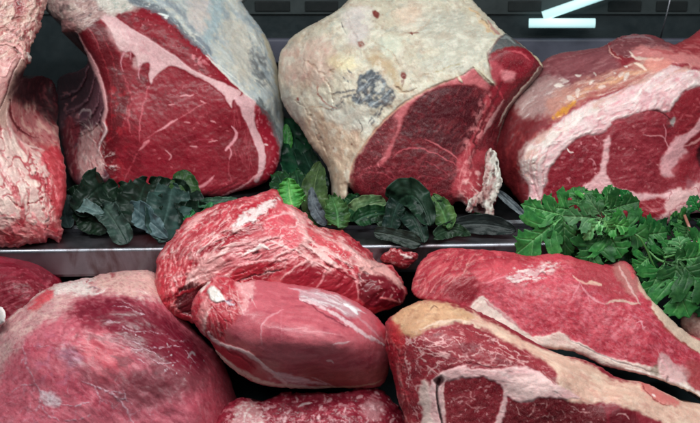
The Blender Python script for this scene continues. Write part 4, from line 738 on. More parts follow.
# big smooth round at the lower left
p = Piece([(-30,372),(-22,350),(-8,334),(4,322),(14,312),(24,306),(32,298),(40,292),(50,287),(58,283),(66,282),(76,280),(84,278),(92,278),(98,275),(108,273),(122,271),(136,270),(148,270),(158,276),(166,290),(178,308),(190,324),(204,340),(216,352),(226,368),(233,386),(238,404),(240,425),(242,470),(100,480),(-30,470)],
  1.105, [(-25,360,-8),(30,300,-10),(90,278,-16),(150,272,-18),(190,325,-8),(228,372,-10),(240,430,-12),(60,330,46),(120,330,50),(100,375,70),(40,400,66),(150,400,64),(200,380,40),(215,430,36),(100,450,72),(0,440,64),(170,350,44),(20,350,40),(140,300,22),(80,300,16)],
  rim=26, rag=.7, thick=150, base=(188,98,114), deep=0.05)
a_ = [(-30,260),(250,260),(250,480),(-30,480)]
p.mottle(a_, 44, (168,70,90), .6, seed=1); p.mottle(a_, 18, (200,118,130), .5, seed=2, ang=40, st=1.8); p.mottle(a_, 9, (156,58,80), .3, seed=3, lo=.05, ang=35, st=2)
p.poly([(200,350),(220,362),(236,395),(244,480),(200,480),(202,420),(206,390)], (184,80,98), .8, 10, 4)
fat = [(-30,380),(-20,350),(4,322),(24,304),(46,288),(66,280),(98,273),(150,268),(164,280),(166,296),(150,300),(130,294),(112,292),(94,296),(78,298),(70,310),(62,318),(46,322),(30,332),(16,350),(2,372),(-10,400),(-30,420)]
p.poly(fat, (200,150,150), .92, 6, 3); p.mottle(fat, 14, (218,180,172), .7, seed=5, lo=-.05); p.mottle(fat, 8, (176,100,110), .5, seed=6, lo=.05, ang=-45, st=1.8); p.strands(fat, 40, -30, 22, 1.5, (222,184,180), .5, 16, 7, .3)
p.poly([(36,298),(46,289),(54,286),(54,294),(46,302),(34,310),(28,308)], (206,70,84), .85, 3, 2); p.line([(6,322),(20,310),(30,300),(42,292),(54,286)], 1.8, (228,196,190), .9, .6, .8)
p.poly([(52,287),(62,283),(74,281),(86,279),(96,278),(88,286),(96,294),(80,296),(66,292),(56,294)], (222,206,200), .9, 2.5, 2, 1.2); p.strands([(54,286),(96,277),(104,292),(60,294)], 20, -10, 9, 1.8, (232,222,216), .8, 25, 8, .7); p.specks([(84,280),(92,280),(92,286),(84,286)], 3, 1.6, (160,30,48), .8, 9); p.line([(87,289),(92,287),(98,289),(102,290)], 1.6, (120,110,114), .8, .6, -.5); p.line([(100,284),(104,288),(103,292),(94,294)], 1.6, (236,228,224), .8, .6)
p.poly([(96,274),(150,269),(164,284),(164,298),(130,296),(104,290)], (208,164,154), .7, 5, 3); p.strands([(112,290),(160,294),(160,304),(120,300)], 18, 10, 9, 1.4, (226,206,200), .7, 35, 10, .4); p.poly([(110,273),(116,274),(113,278)], (140,30,50), .8, 1.5)
dk = [(68,312),(74,304),(84,299),(100,298),(116,298),(134,300),(152,308),(170,318),(186,332),(200,346),(206,358),(204,370),(190,374),(176,366),(160,362),(144,358),(128,350),(110,336),(92,328),(80,324)]
p.poly(dk, (118,28,50), .9, 9, 3); p.mottle(dk, 12, (140,44,66), .5, seed=11, ang=30, st=2); p.mottle(dk, 9, (84,12,34), .5, seed=12, ang=30, st=2)
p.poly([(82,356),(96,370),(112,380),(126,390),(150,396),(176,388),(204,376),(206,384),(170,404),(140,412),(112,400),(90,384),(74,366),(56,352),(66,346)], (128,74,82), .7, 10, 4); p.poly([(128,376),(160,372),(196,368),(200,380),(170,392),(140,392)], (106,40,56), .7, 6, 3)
p.poly([(78,338),(98,334),(118,346),(130,360),(122,374),(104,376),(90,364),(78,350)], (194,88,100), .7, 12, 3); p.poly([(60,374),(84,384),(98,396),(88,402),(66,394),(52,380)], (186,84,104), .7, 6, 3)
# torn white threads
p.strands([(100,310),(150,306),(200,350),(204,376),(150,366),(110,336)], 20, 30, 16, .6, (196,120,136), .35, 16, 13, .2, .2)
for a in ([(112,306),(130,308),(142,314),(150,316)], [(118,324),(128,328),(140,331),(150,330)], [(118,330),(124,326),(134,332),(142,338)], [(104,322),(120,322)], [(140,348),(152,352),(160,358),(172,356)], [(146,346),(158,347),(170,346),(182,347)], [(150,358),(160,364),(168,362),(178,362)], [(166,366),(170,372),(172,374)], [(184,350),(190,356),(196,364)], [(168,338),(182,342),(186,340)], [(150,330),(166,334)], [(136,358),(146,364)], [(192,362),(190,370)], [(120,300),(134,306)], [(126,346),(138,350),(148,348)]): p.line(a, 1.1, (222,180,190), .75, 1, .3, .25)
p.specks([(110,320),(200,345),(198,375),(140,370)], 22, .9, (232,206,212), .7, 14, .2); p.line([(188,358),(192,352),(196,356)], 2.6, (232,222,226), .85, .8)
# silverskin branches
for a, w_ in (([(22,344),(25,356),(27,366),(33,378),(38,388),(42,396)], 3), ([(38,390),(46,394),(56,400),(60,404)], 6), ([(40,398),(42,408),(50,416),(60,422)], 3), ([(58,404),(72,406),(84,404),(92,402)], 2.4), ([(82,380),(92,385),(104,390),(116,396),(128,400)], 2.6), ([(96,388),(98,396),(106,400)], 3), ([(116,396),(124,404),(130,416),(134,430)], 3), ([(104,392),(118,392),(132,406)], 2), ([(62,420),(80,420),(92,414)], 2), ([(24,360),(20,362)], 3), ([(30,346),(40,346),(60,348)], 1.6), ([(40,400),(36,412)], 3), ([(10,392),(24,386),(34,386)], 2)): p.line(a, w_ * .8, (208,168,180), .6, 1.6, .25, .2)
p.poly([(42,392),(52,394),(60,400),(58,406),(48,406),(42,400)], (216,190,196), .85, 2.5, 2); p.veins([(30,386),(140,386),(140,430),(30,430)], 14, .04, (206,164,178), .4, seed=15, patch=18, soft=10); p.poly([(60,352),(74,348),(82,356),(80,366),(66,364)], (140,100,124), .5, 5, 3); p.mottle([(30,340),(80,340),(80,380),(40,380)], 10, (186,118,142), .5, seed=16, soft=10)
p.strands([(-20,380),(40,380),(40,440),(-20,440)], 30, -20, 18, 1.4, (206,140,158), .45, 20, 17)
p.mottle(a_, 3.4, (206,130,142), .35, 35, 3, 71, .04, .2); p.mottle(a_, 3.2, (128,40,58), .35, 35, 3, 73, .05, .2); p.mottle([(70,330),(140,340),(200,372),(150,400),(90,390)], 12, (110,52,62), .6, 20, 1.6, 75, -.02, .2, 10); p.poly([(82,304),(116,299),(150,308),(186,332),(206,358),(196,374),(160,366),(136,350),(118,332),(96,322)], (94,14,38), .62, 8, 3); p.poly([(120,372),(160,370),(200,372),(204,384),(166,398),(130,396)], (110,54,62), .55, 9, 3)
for a in ([(112,306),(130,308),(142,314),(150,316)], [(118,324),(128,328),(140,331),(152,331)], [(104,322),(112,321),(122,323)], [(140,348),(152,352),(160,358),(172,356)], [(146,346),(160,348),(172,346),(184,347)], [(150,358),(160,364),(170,362),(180,362)], [(166,366),(171,371),(172,375)], [(184,350),(190,356),(197,364)], [(168,338),(180,342),(188,340)], [(150,330),(158,333),(168,335)], [(128,340),(138,344),(146,350)], [(82,380),(92,385),(104,390),(116,396),(128,400)], [(58,404),(72,406),(84,404),(92,402)]): p.line(a, 1.0, (216,176,188), .55, 1.4, .2, .32)
p.specks([(120,326),(196,345),(196,372),(150,368)], 16, .9, (236,214,220), .8, 24, .2)
p.rough(40, 6, seed=1); p.rough(13, 1.2, seed=2, ang=35, st=1.6); p.rough(4, .35, seed=9, ang=35, st=3); p.rough(8, 1.6, [(50,280),(160,270),(160,296),(60,296)], seed=3); p.vary(16, .08); p.wet[:] = .78
p.part('fat_layer', fat, M_WET)
p.finish('meat_round', 'large smooth purple pink dome shaped cut filling the lower left corner', 'meat', 'muscle', M_WET)

# piece at the bottom edge in the middle
p = Piece([(212,432),(222,410),(234,400),(246,398),(256,401),(264,402),(270,398),(284,392),(300,393),(318,392),(334,394),(350,390),(366,387),(382,390),(394,402),(404,414),(412,430),(414,470),(320,476),(230,470)], 1.06, [(240,410,-12),(300,400,-14),(370,394,-14),(408,424,-10),(260,440,12),(330,430,22),(390,440,16),(300,470,10)], rim=16, rag=1.4, thick=110, base=(146,36,60))
a_ = [(225,385),(420,385),(420,480),(225,480)]
p.mottle(a_, 10, (180,72,92), .6, seed=1); p.mottle(a_, 6, (206,140,148), .6, seed=2, lo=.08); p.mottle(a_, 8, (104,14,34), .5, seed=3, lo=.05)
p.poly([(232,430),(238,404),(250,402),(262,410),(264,430),(240,445)], (196,140,142), .75, 4, 3, .6); p.mottle([(232,430),(238,404),(262,404),(264,430)], 6, (222,204,198), .7, seed=9); p.specks([(270,400),(390,394),(400,420),(270,420)], 44, 2.2, (222,172,176), .75, 4, .6); p.line([(298,408),(304,404),(312,403)], 2.4, (232,200,200), .9, .8, .4); p.poly([(362,408),(372,400),(384,406),(380,418),(368,420)], (206,150,154), .6, 4, 3)
p.rough(9, 2.2, seed=1); p.rough(5, 1.2, seed=2, ridged=True); p.vary(9, .12); p.wet[:] = .6
p.finish('meat_cut', 'dark red fat flecked cut at the bottom edge, under the smooth oval muscle', 'meat', 'meat_cut', M_RAG)

# long steak behind at the right
p = Piece([(412,292),(413,279),(418,266),(426,256),(437,250),(452,248),(470,249),(490,250),(510,252),(530,256),(545,254),(562,254),(580,259),(598,263),(612,264),(620,260),(630,264),(637,274),(642,286),(650,298),(660,308),(672,320),(686,332),(716,352),(716,408),(704,400),(690,392),(674,386),(656,379),(640,374),(622,370),(604,366),(588,358),(574,352),(560,350),(546,349),(530,346),(514,338),(500,330),(486,321),(470,314),(454,308),(436,303),(420,299)],
  1.10, [(415,280,-6),(450,252,-16),(530,258,-16),(600,266,-14),(640,285,-8),(690,336,0),(714,360,4),(480,300,14),(450,280,14),(520,325,20),(560,338,24),(600,356,28),(650,370,32),(700,392,36),(540,290,14),(600,310,20),(650,340,28),(490,270,6),(580,280,8)],
  rim=6, rag=.6, thick=90, base=(178,62,80), deep=0.05)
f_ = [(474,300),(486,282),(510,276),(560,262),(600,270),(640,290),(700,345),(716,380),(690,388),(640,368),(580,345),(545,340),(510,322)]
p.mottle(f_, 16, (196,88,104), .6, seed=1); p.mottle(f_, 6, (200,110,128), .4, seed=2, lo=.04); p.mottle(f_, 9, (148,34,60), .5, seed=3, lo=.04); p.mottle(f_, 3.2, (206,120,132), .5, 25, 2, 33, .03, .2); p.mottle(f_, 3.0, (132,24,48), .5, 25, 2, 34, .05, .2); p.marb[:] = .3
le = [(410,295),(412,275),(424,254),(440,247),(480,248),(520,252),(545,256),(530,262),(505,274),(490,284),(476,296),(482,304),(460,306),(430,300)]
p.poly(le, (146,36,54), .85, 5, 3); p.mottle(le, 9, (190,84,94), .7, seed=4, ang=-40, st=2); p.strands([(412,290),(430,254),(480,250),(478,272),(440,296)], 60, -48, 18, 1.7, (222,156,150), .6, 22, 5, .7); p.strands([(412,290),(430,254),(480,250),(478,272),(440,296)], 44, -48, 15, 1.6, (98,10,28), .65, 22, 6, -.7)
p.poly([(448,286),(470,278),(480,290),(478,302),(456,302),(444,296)], (112,20,36), .75, 5, 3); p.poly([(478,270),(500,262),(520,264),(512,274),(494,282),(480,280)], (196,80,94), .8, 4, 2); p.line([(474,262),(500,258),(524,260),(540,258)], 2.4, (150,30,50), .7, 1.5, -.8); p.line([(486,284),(500,278),(514,275)], 2, (208,130,140), .7, 1, .4)
p.poly([(506,280),(518,271),(534,266),(548,264),(558,265),(550,271),(536,275),(524,280)], (208,164,166), .85, 2.4, 3, .4, brk=(5,.18,.12)); p.mottle([(504,282),(520,266),(560,262),(548,276),(524,284)], 3.5, (224,202,198), .8, -22, 3, 31, .02, .18, 2, .3); p.line([(538,276),(542,272),(548,276)], 1.6, (90,50,56), .7, .8, -.5)
p.strands([(520,256),(600,264),(612,280),(560,276),(530,262)], 40, 14, 15, 1.6, (206,120,120), .6, 20, 7, .5); p.strands([(540,256),(610,266),(624,296),(580,284)], 26, 25, 16, 1.6, (120,20,40), .6, 18, 8, -.4)
p.poly([(574,258),(610,264),(630,290),(622,304),(600,292),(580,280)], (150,50,62), .7, 5, 2.5); p.poly([(612,262),(622,261),(632,268),(640,286),(636,298),(624,288),(616,276)], (168,112,106), .75, 3, 2); p.line([(618,264),(624,276),(632,290),(640,304)], 2.4, (206,160,156), .8, 1, .6); p.line([(626,266),(632,272),(634,280)], 3, (206,90,100), .7, 1)
p.line([(572,275),(580,281),(590,284),(600,286)], 2.2, (220,160,150), .85, .8, .4); p.line([(588,282),(596,283),(602,286)], 3.5, (222,180,160), .8, 1, .4); p.line([(580,282),(576,292),(570,300)], 1.8, (206,120,134), .75, .8); p.line([(580,282),(588,294),(598,302),(606,304)], 2.0, (212,136,146), .8, .8); p.line([(588,294),(590,306)], 1.5, (206,120,134), .7, .6); p.line([(606,304),(620,300),(632,304),(640,302)], 3, (206,176,160), .75, 1)
p.line([(636,324),(641,322),(643,328),(646,326)], 1.8, (216,150,160), .8, .8); p.line([(628,314),(640,318)], 1.2, (200,120,136), .6, .8)
p.strands([(560,270),(600,292),(660,330),(640,330),(580,300)], 24, 30, 20, 1.3, (130,22,46), .5, 12, 9)
# lower fat rim
rimf = [(474,302),(482,296),(490,303),(502,312),(514,322),(522,330),(532,336),(546,336),(556,332),(564,334),(572,340),(584,345),(598,353),(612,358),(630,362),(646,366),(658,368),(664,360),(672,368),(684,374),(690,386),(716,400),(716,412),(690,396),(656,383),(622,374),(600,370),(570,354),(545,348),(514,337),(486,320),(470,312)]
p.poly(rimf, (214,190,180), .97, 1.2, 1, 1.2, marb=0); p.mottle(rimf, 10, (222,206,194), .6, seed=11); p.line([(484,300),(498,311),(512,322),(522,330)], 3.5, (166,84,96), .7, 1); p.strands(rimf, 40, 24, 20, 1.2, (186,120,120), .5, 8, 12, -.3); p.line([(566,338),(590,350),(620,362),(648,370),(668,376)], 1.5, (120,100,100), .7, .8, -.6)
p.line([(626,370),(644,374),(660,380),(680,386),(700,398)], [3,6,7,7,5], (226,212,204), .9, .6, 1); p.poly([(652,368),(664,362),(660,374),(652,374)], (120,104,88), .8, 2, 1.5); p.poly([(658,358),(664,352),(674,364),(684,366),(690,376),(680,384),(664,378)], (206,160,160), .85, 2, 1.5); p.line([(658,352),(664,362),(668,370)], 2.2, (220,160,164), .8, .8); p.poly([(686,360),(716,372),(716,392),(690,386)], (140,60,60), .7, 3, 2); p.specks([(666,378),(672,378),(672,382),(666,382)], 1, 2, (30,14,16), .9, 13, -1)
p.poly([(652,300),(662,309),(676,322),(692,336),(716,350),(716,362),(694,350),(676,336),(660,320),(652,310)], (212,184,164), .95, 1.4, 1, .8, marb=0); p.line([(650,308),(664,326),(684,344),(700,354)], 2, (146,70,56), .7, 1); p.poly([(637,276),(642,280),(652,290),(656,300),(648,300),(640,290)], (214,176,156), .9, 1.5, 1, .6)
p.rough(18, 2.2, seed=1); p.rough(8, 2.2, le, seed=2, ang=-45, st=1.8); p.rough(4, .5, f_, seed=3); p.vary(12, .09); p.wet[:] = .6
p.part('fat_rim', rimf, M_FAT, 1.0)
p.finish('steak', 'long pink steak under the parsley, edged with a thin white fat rim', 'meat', 'cut_face', M_LEAN)

# marbled rib cut in front at the right
p = Piece([(386,334),(386,322),(393,315),(402,309),(412,304),(424,300),(438,300),(452,303),(468,307),(484,314),(500,322),(514,330),(530,339),(546,348),(562,355),(578,358),(592,363),(604,369),(614,376),(626,380),(640,382),(652,386),(666,393),(684,402),(716,414),(716,480),(410,480),(408,440),(404,418),(398,400),(394,380),(389,362),(385,346)],
  1.01, [(388,330,-14),(430,306,-10),(500,330,-8),(560,356,-8),(614,382,-6),(700,410,-4),(390,370,-14),(402,420,-12),(420,340,16),(450,330,16),(500,350,18),(560,372,20),(620,400,22),(700,440,26),(440,390,26),(500,400,26),(560,420,28),(420,440,20),(500,460,28),(600,450,28),(410,400,4)],
  rim=9, rag=.7, thick=150, base=(140,34,54))
mus = [(398,340),(414,334),(440,328),(460,324),(484,330),(506,342),(526,352),(544,364),(556,378),(550,384),(530,374),(500,370),(470,366),(446,370),(432,380),(424,400),(414,440),(404,420),(398,380)]
p.poly(mus, (154,48,62), .95, 3, 2, marb=.3); p.mottle(mus, 9, (112,20,40), .6, seed=1, ang=12, st=2.4); p.veins(mus, 12, .05, (216,164,162), .8, 14, 3.2, 2, 26, .2, 5); p.veins(mus, 7, .045, (210,150,152), .65, 14, 2.6, 3, 14, .1, 5)
for a in ([(440,366),(460,360),(480,364),(500,366),(520,368)], [(430,362),(446,352),(466,356),(486,350),(506,358)], [(420,352),(430,344),(444,346),(458,340)], [(478,346),(490,340),(504,346),(516,354),(526,362)], [(470,330),(486,336),(500,342)], [(424,380),(434,366),(446,360)], [(404,350),(410,370),(408,390)]): p.line(a, 1.5, (220,170,168), .75, 2.2, .2, .2)
tanf = [(392,326),(394,314),(410,303),(438,302),(462,309),(476,318),(464,322),(446,322),(432,328),(420,334),(408,336),(398,334)]
cre = [(430,304),(470,312),(500,327),(530,344),(562,355),(592,366),(614,381),(650,385),(716,412),(716,460),(690,440),(660,422),(640,412),(620,406),(600,402),(580,404),(560,396),(552,384),(558,376),(546,362),(526,350),(504,340),(484,328),(462,322),(440,326),(424,326)]
p.poly(cre, (210,168,150), .97, 2, 1.6, .8, marb=0); p.mottle(cre, 18, (222,190,170), .7, seed=5, ang=28, st=2); p.mottle(cre, 8, (190,130,120), .45, seed=6, lo=.05, ang=28, st=2); p.strands(cre, 60, 27, 24, 1.4, (226,200,184), .45, 10, 7, .3)
p.poly(tanf, (192,146,112), .92, 3, 2, .8, marb=0); p.mottle(tanf, 10, (208,170,136), .6, seed=8); p.mottle(tanf, 6, (150,100,76), .5, seed=9, lo=.08); p.line([(430,310),(434,306),(438,308)], 1.6, (96,60,50), .8, .8, -.6); p.line([(420,330),(440,322),(460,321),(480,327)], 3.5, (216,184,164), .8, 1.2, .5)
wb = [(430,386),(436,377),(448,370),(462,366),(480,369),(500,370),(516,366),(534,370),(550,378),(560,386),(580,398),(560,398),(540,398),(520,402),(508,398),(506,410),(502,424),(494,426),(500,410),(503,396),(500,384),(486,378),(466,378),(450,380),(443,384),(442,400),(444,430),(428,440),(424,410)]
p.poly(wb, (218,172,172), .97, 1.3, 1.2, 1, marb=0); p.mottle(wb, 9, (230,200,196), .6, seed=11, lo=-.05); p.strands(wb, 34, 12, 14, 1.3, (196,120,124), .5, 30, 12, -.3); p.poly([(508,384),(520,374),(540,376),(556,386),(544,396),(522,400),(508,394)], (218,182,178), .8, 4, 2)
p.line([(440,372),(456,366),(470,364),(490,367),(500,368)], 1.4, (110,30,46), .75, 1, -.6); p.line([(439,380),(437,390),(438,404),(441,418),(443,430)], [3.4,2.6,2.4,2,2], (28,8,12), .95, .5, -2.5); p.poly([(434,380),(442,376),(444,381),(438,386)], (60,12,20), .9, 1.2, .8, -1.5); p.line([(444,384),(443,396),(445,412),(446,428)], 4, (222,180,176), .9, .8, .6)
ie = [(446,384),(458,380),(476,379),(490,380),(500,388),(502,398),(498,410),(494,425),(490,450),(448,450),(445,410)]
p.poly(ie, (132,28,44), .95, 1.2, 1, marb=.35); p.mottle(ie, 8, (148,50,66), .5, seed=14); p.specks(ie, 60, 1.0, (214,156,158), .75, 15)
for a in ([(458,392),(468,390),(472,396),(476,400)], [(450,400),(460,398),(470,398)], [(484,386),(490,386),(494,384)], [(466,404),(476,408),(484,408)], [(450,416),(464,418)], [(486,396),(492,398)]): p.line(a, 1.5, (206,140,142), .65, 2, .1, .15)
re_ = [(510,400),(524,404),(540,399),(560,399),(580,405),(600,406),(606,414),(604,440),(590,470),(500,470),(500,430),(506,412)]
p.poly(re_, (112,22,36), .95, 1.6, 1.2, marb=.35); p.specks(re_, 60, 1.0, (206,150,150), .7, 16); 
for a in ([(530,410),(536,404),(534,412),(528,416)], [(540,404),(546,402),(548,408)], [(560,410),(566,416),(560,422)], [(570,404),(580,410),(590,412)], [(536,420),(546,416),(554,420)], [(516,408),(520,414)]): p.line(a, 1.5, (206,150,148), .65, 2, .1, .15)
p.poly([(612,412),(622,409),(632,411),(638,420),(638,434),(622,440),(610,430)], (112,24,40), .95, 1.8, 1.2); p.line([(616,416),(624,414),(630,420)], 1.6, (206,150,150), .7, 1)
p.poly([(546,372),(554,382),(560,384),(552,376)], (130,26,40), .8, 1.5); p.line([(506,346),(520,354),(536,366),(548,378),(556,384)], 2.6, (140,30,44), .75, 1.4, -.4)
lf = [(384,340),(388,324),(396,332),(402,345),(406,370),(408,400),(414,440),(400,440),(390,370)]
p.poly(lf, (160,36,52), .85, 3, 2.5); p.strands(lf, 60, 85, 12, 1.8, (218,150,148), .7, 30, 17, .7); p.strands(lf, 36, 85, 10, 1.6, (98,8,26), .7, 30, 18, -.8); p.poly([(386,326),(394,322),(402,332),(406,346),(398,346),(390,338)], (186,44,56), .8, 2.5, 2)
p.poly([(420,384),(428,382),(430,400),(432,420),(436,440),(424,440),(422,410)], (216,188,180), .85, 2, 1.6, .6)
p.poly([(640,381),(648,384),(662,391),(680,402),(676,406),(660,402),(648,396),(642,388)], (206,104,104), .8, 2.5, 2, 1.4); p.line([(652,394),(656,397)], 2, (240,220,214), .9, .5); p.line([(642,384),(652,398),(668,406)], 1.8, (140,40,44), .7, 1, -1)
p.rough(24, 3, seed=1); p.rough(8, 1.2, cre, seed=2, ang=28, st=2); p.rough(6, 2.2, lf, seed=3, ridged=True); p.rough(4, .5, seed=4); p.vary(12, .09); p.wet[:] = .5
p.part('fat_cap', [(386,326),(394,314),(410,300),(438,299),(462,305)] + [(x_, y_ - 4) for x_, y_ in cre[1:9]] + cre[9:-3] + [(462,322),(446,322),(432,328),(408,336),(396,334)], M_FAT, 1.0)
p.part('fat_seam', wb, M_FAT, 1.2)
p.finish('rib_cut', 'heavily marbled cut with a tan to cream fat edge in the lower right corner', 'meat', 'cut_face', M_LEAN)

# scrap on the rail and a lump behind the parsley
p = Piece([(380,258),(385,252),(392,248),(399,249),(405,251),(413,252),(418,257),(412,265),(403,269),(392,265),(386,263)], 1.185, [(386,256,0),(400,256,5),(412,260,2),(400,264,2)], rim=5, thick=12, rag=1.2, base=(160,50,62))
p.mottle([(380,246),(420,246),(420,270),(380,270)], 5, (214,160,158), .8, seed=1); p.line([(400,255),(406,257),(412,258)], 2.5, (232,210,206), .9, .8, .6); p.rough(4, 1.4, ridged=True)
p.finish('meat_scrap', 'tiny pale red scrap hanging in front of the rail between marbled cut and steak', 'meat', 'meat_scrap', M_RAG)
p = Piece([(680,322),(686,314),(696,311),(716,310),(716,346),(700,344),(688,336)], 1.125, [(684,322,-2),(700,318,6),(710,336,8)], rim=9, thick=50, base=(166,134,124), rag=.8)
p.mottle([(675,305),(720,305),(720,350),(675,350)], 9, (206,180,164), .7, seed=1); p.mottle([(675,305),(720,305),(720,350),(675,350)], 6, (120,70,76), .6, seed=2, lo=.03); p.rough(6, 1.6)
p.finish('fat_trim', 'pale brown fatty lump below the parsley at the right edge', 'fat', 'fat_trim', M_RAG)
# ================================================================== counter, shelf, back wall, tube reflections
import bmesh
def mesh_obj(name, bm, mat, parent=None, loc=None, bevel=0.0, smooth=False):
    bmesh.ops.recalc_face_normals(bm, faces=bm.faces)
    me = bpy.data.meshes.new(name); bm.to_mesh(me); bm.free(); me.materials.append(mat)
    o = bpy.data.objects.new(name, me); COL.objects.link(o)
    if parent is not None: o.parent = parent
    if loc is not None: o.location = loc
    if smooth:
        for p_ in me.polygons: p_.use_smooth = True
    if bevel:
        m = o.modifiers.new('bevel', 'BEVEL'); m.width = bevel; m.segments = 3; m.limit_method = 'ANGLE'
    return o
def box(bm, x0, x1, y0, y1, z0, z1):
    vs = [bm.verts.new((x, y, z)) for z in (z0, z1) for y in (y0, y1) for x in (x0, x1)]
    for f in ((0,1,3,2),(4,6,7,5),(0,4,5,1),(2,3,7,6),(0,2,6,4),(1,5,7,3)): bm.faces.new([vs[i] for i in f])
def empty(name, loc):
    o = bpy.data.objects.new(name, None); o.empty_display_size = 0.03; o.location = loc; COL.objects.link(o); return o
def extrude_profile(name, prof, x0, x1, mat, parent=None, smooth=False):
    bm = bmesh.new(); a = [bm.verts.new((x0, y, z)) for y, z in prof]; b = [bm.verts.new((x1, y, z)) for y, z in prof]
    n = len(prof)
    for i in range(n): bm.faces.new((a[i], a[(i + 1) % n], b[(i + 1) % n], b[i]))
    bm.faces.new(a); bm.faces.new(b[::-1])
    return mesh_obj(name, bm, mat, parent, smooth=smooth)
def tube(name, pts, r, mat, parent=None, seg=10):
    bm = bmesh.new(); P = [Vector(q) for q in pts]; rings = []
    R = r if hasattr(r, '__len__') else [r] * len(P)
    for i, q in enumerate(P):
        d = (P[min(i + 1, len(P) - 1)] - P[max(i - 1, 0)]).normalized(); a = d.orthogonal().normalized(); b = d.cross(a)
        rings.append([bm.verts.new(q + (a * math.cos(2 * math.pi * k / seg) + b * math.sin(2 * math.pi * k / seg)) * R[i]) for k in range(seg)])
    for r0, r1 in zip(rings[:-1], rings[1:]):
        best = min(range(seg), key=lambda s: (r0[0].co - r1[s].co).length)
        for k in range(seg): bm.faces.new((r0[k], r0[(k + 1) % seg], r1[(k + 1 + best) % seg], r1[(k + best) % seg]))
    bm.faces.new(rings[0][::-1]); bm.faces.new(rings[-1])
    return mesh_obj(name, bm, mat, parent, smooth=True)

M_STEEL = metal('brushed_steel', (0.26, 0.26, 0.29), 0.34, (1, 40, 40), stain_reflect=(0.10, 0.035, 0.03))
M_TRAY = metal('worn_tray_steel', (0.10, 0.105, 0.115), 0.42, (1, 30, 30), stain_reflect=(0.05, 0.012, 0.012))
M_DARK = metal('dark_enamel', (0.020, 0.030, 0.034), 0.40, metallic=0.0)
M_WALL = metal('grey_enamel_panel', (0.045, 0.058, 0.060), 0.45, metallic=0.0)
M_LAV = metal('pale_splashback_steel', (0.11, 0.11, 0.15), 0.45, (1, 25, 25), metallic=0.0)
M_HOLE = metal('vent_shadow', (0.006, 0.010, 0.011), 0.7, metallic=0.0)

shelf = empty('display_shelf', (0, 0, -0.03)); shelf.rotation_euler.z = math.radians(2.0)
tag(shelf, 'long steel shelf carrying the upper row of roasts, with a rounded polished front rail', 'shelf')
R_ = [(0.004 + 0.010 * (1 - math.cos(t)) if False else 0.004 - 0.004 * math.sin(t), -0.004 + 0.004 * math.cos(t)) for t in [k * math.pi / 2 / 7 for k in range(8)]]
prof = [(0.050, 0.0)] + R_ + [(0.0, -0.030), (0.003, -0.034), (0.050, -0.034)]
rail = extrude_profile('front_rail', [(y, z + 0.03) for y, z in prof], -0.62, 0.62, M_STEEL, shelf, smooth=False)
tray = extrude_profile('tray', [(0.0535, 0.008 + 0.03), (0.0505, 0.005 + 0.03), (0.0505, -0.015 + 0.03), (0.056, -0.022 + 0.03), (0.62, -0.022 + 0.03), (0.62, 0.008 + 0.03)], -0.62, 0.62, M_TRAY, shelf)

# wall behind
YB = 0.56
def wz(py): return float(at_plane(350, py, 1, YB)[2])
def wx_(px, py): return float(at_plane(px, py, 1, YB)[0])
wall = empty('back_wall', (0, YB, 0)); tag(wall, 'dark back wall of the display counter with a row of small rectangular slots', 'wall')
bm = bmesh.new(); box(bm, -0.75, 0.75, 0.0, 0.03, wz(14), 0.75); mesh_obj('slotted_panel', bm, M_WALL, wall)
bm = bmesh.new(); box(bm, -0.75, 0.75, 0.006, 0.03, wz(36), wz(14)); mesh_obj('recess_panel', bm, M_DARK, wall)
bm = bmesh.new(); box(bm, -0.75, 0.75, 0.004, 0.03, -0.03, wz(36)); mesh_obj('lower_panel', bm, M_DARK, wall)
bm = bmesh.new(); box(bm, wx_(236, 45), 0.75, -0.010, 0.0035, wz(62), wz(38)); mesh_obj('steel_strip', bm, M_LAV, wall, bevel=0.003)
for (a, b_, c, d_) in ((508, 541, 1, 11), (608, 641, 1, 11), (656, 687, 1, 11), (700, 730, 1, 11), (255, 290, 1, 11), (205, 240, 1, 11), (305, 338, 1, 11)):
    bm = bmesh.new(); box(bm, wx_(a, 6), wx_(b_, 6), -0.003, 0.002, wz(d_), wz(c)); mesh_obj('vent_slot', bm, M_HOLE, wall, bevel=0.001)
bm = bmesh.new(); box(bm, -0.62, 0.62, -0.9, 0.6, -0.172, -0.162); tag(mesh_obj('counter_floor', bm, M_DARK), kind='structure')
bm = bmesh.new(); box(bm, -0.62, 0.62, 0.16, 0.17, -0.162, -0.036); lw = mesh_obj('lower_back_panel', bm, M_DARK); tag(lw, 'dark panel below the shelf closing the lower display', 'panel')
# reflections of shop lamps, put in as solid glowing tubes
def reflection_mat():
    m, nt, b = newmat('glowing_tube_reflection'); b.inputs['Base Color'].default_value = (0.8, 0.9, 0.9, 1)
    b.inputs['Emission Color'].default_value = (0.42, 0.74, 0.76, 1); b.inputs['Emission Strength'].default_value = 0.9; return m
M_REFLECTION = reflection_mat()
def reflected_tube(p0, p1, y, label):
    A = at_plane(p0[0], p0[1], 1, y); B = at_plane(p1[0], p1[1], 1, y - 0.01)
    o = (A + B) / 2
    d = (B - A) / np.linalg.norm(B - A)
    r = tube('tube_reflection', [(A - o).tolist(), (B - o).tolist()], 0.0072, M_REFLECTION, None, 14); r.location = o.tolist()
    tag(r, label, 'reflected_tube', 'tube reflections at the back of the counter')
reflected_tube((529, 23), (595, 23), YB - 0.030, 'short horizontal glowing reflection of a tube on the back wall')
reflected_tube((543, 16), (640, -18), YB - 0.030, 'glowing reflection of a slanting tube at the top edge above the horizontal one')
A = at_plane(660, 40, 1, 0.42); B = at_plane(673, -14, 1, 0.42)
w = tube('hanging_wire', [A.tolist(), (0.5 * (A + B) + np.array([0.0006, 0, 0])).tolist(), B.tolist()], 0.0011, M_STEEL); tag(w, 'thin pale wire hanging in front of the slotted back wall at the right', 'wire')

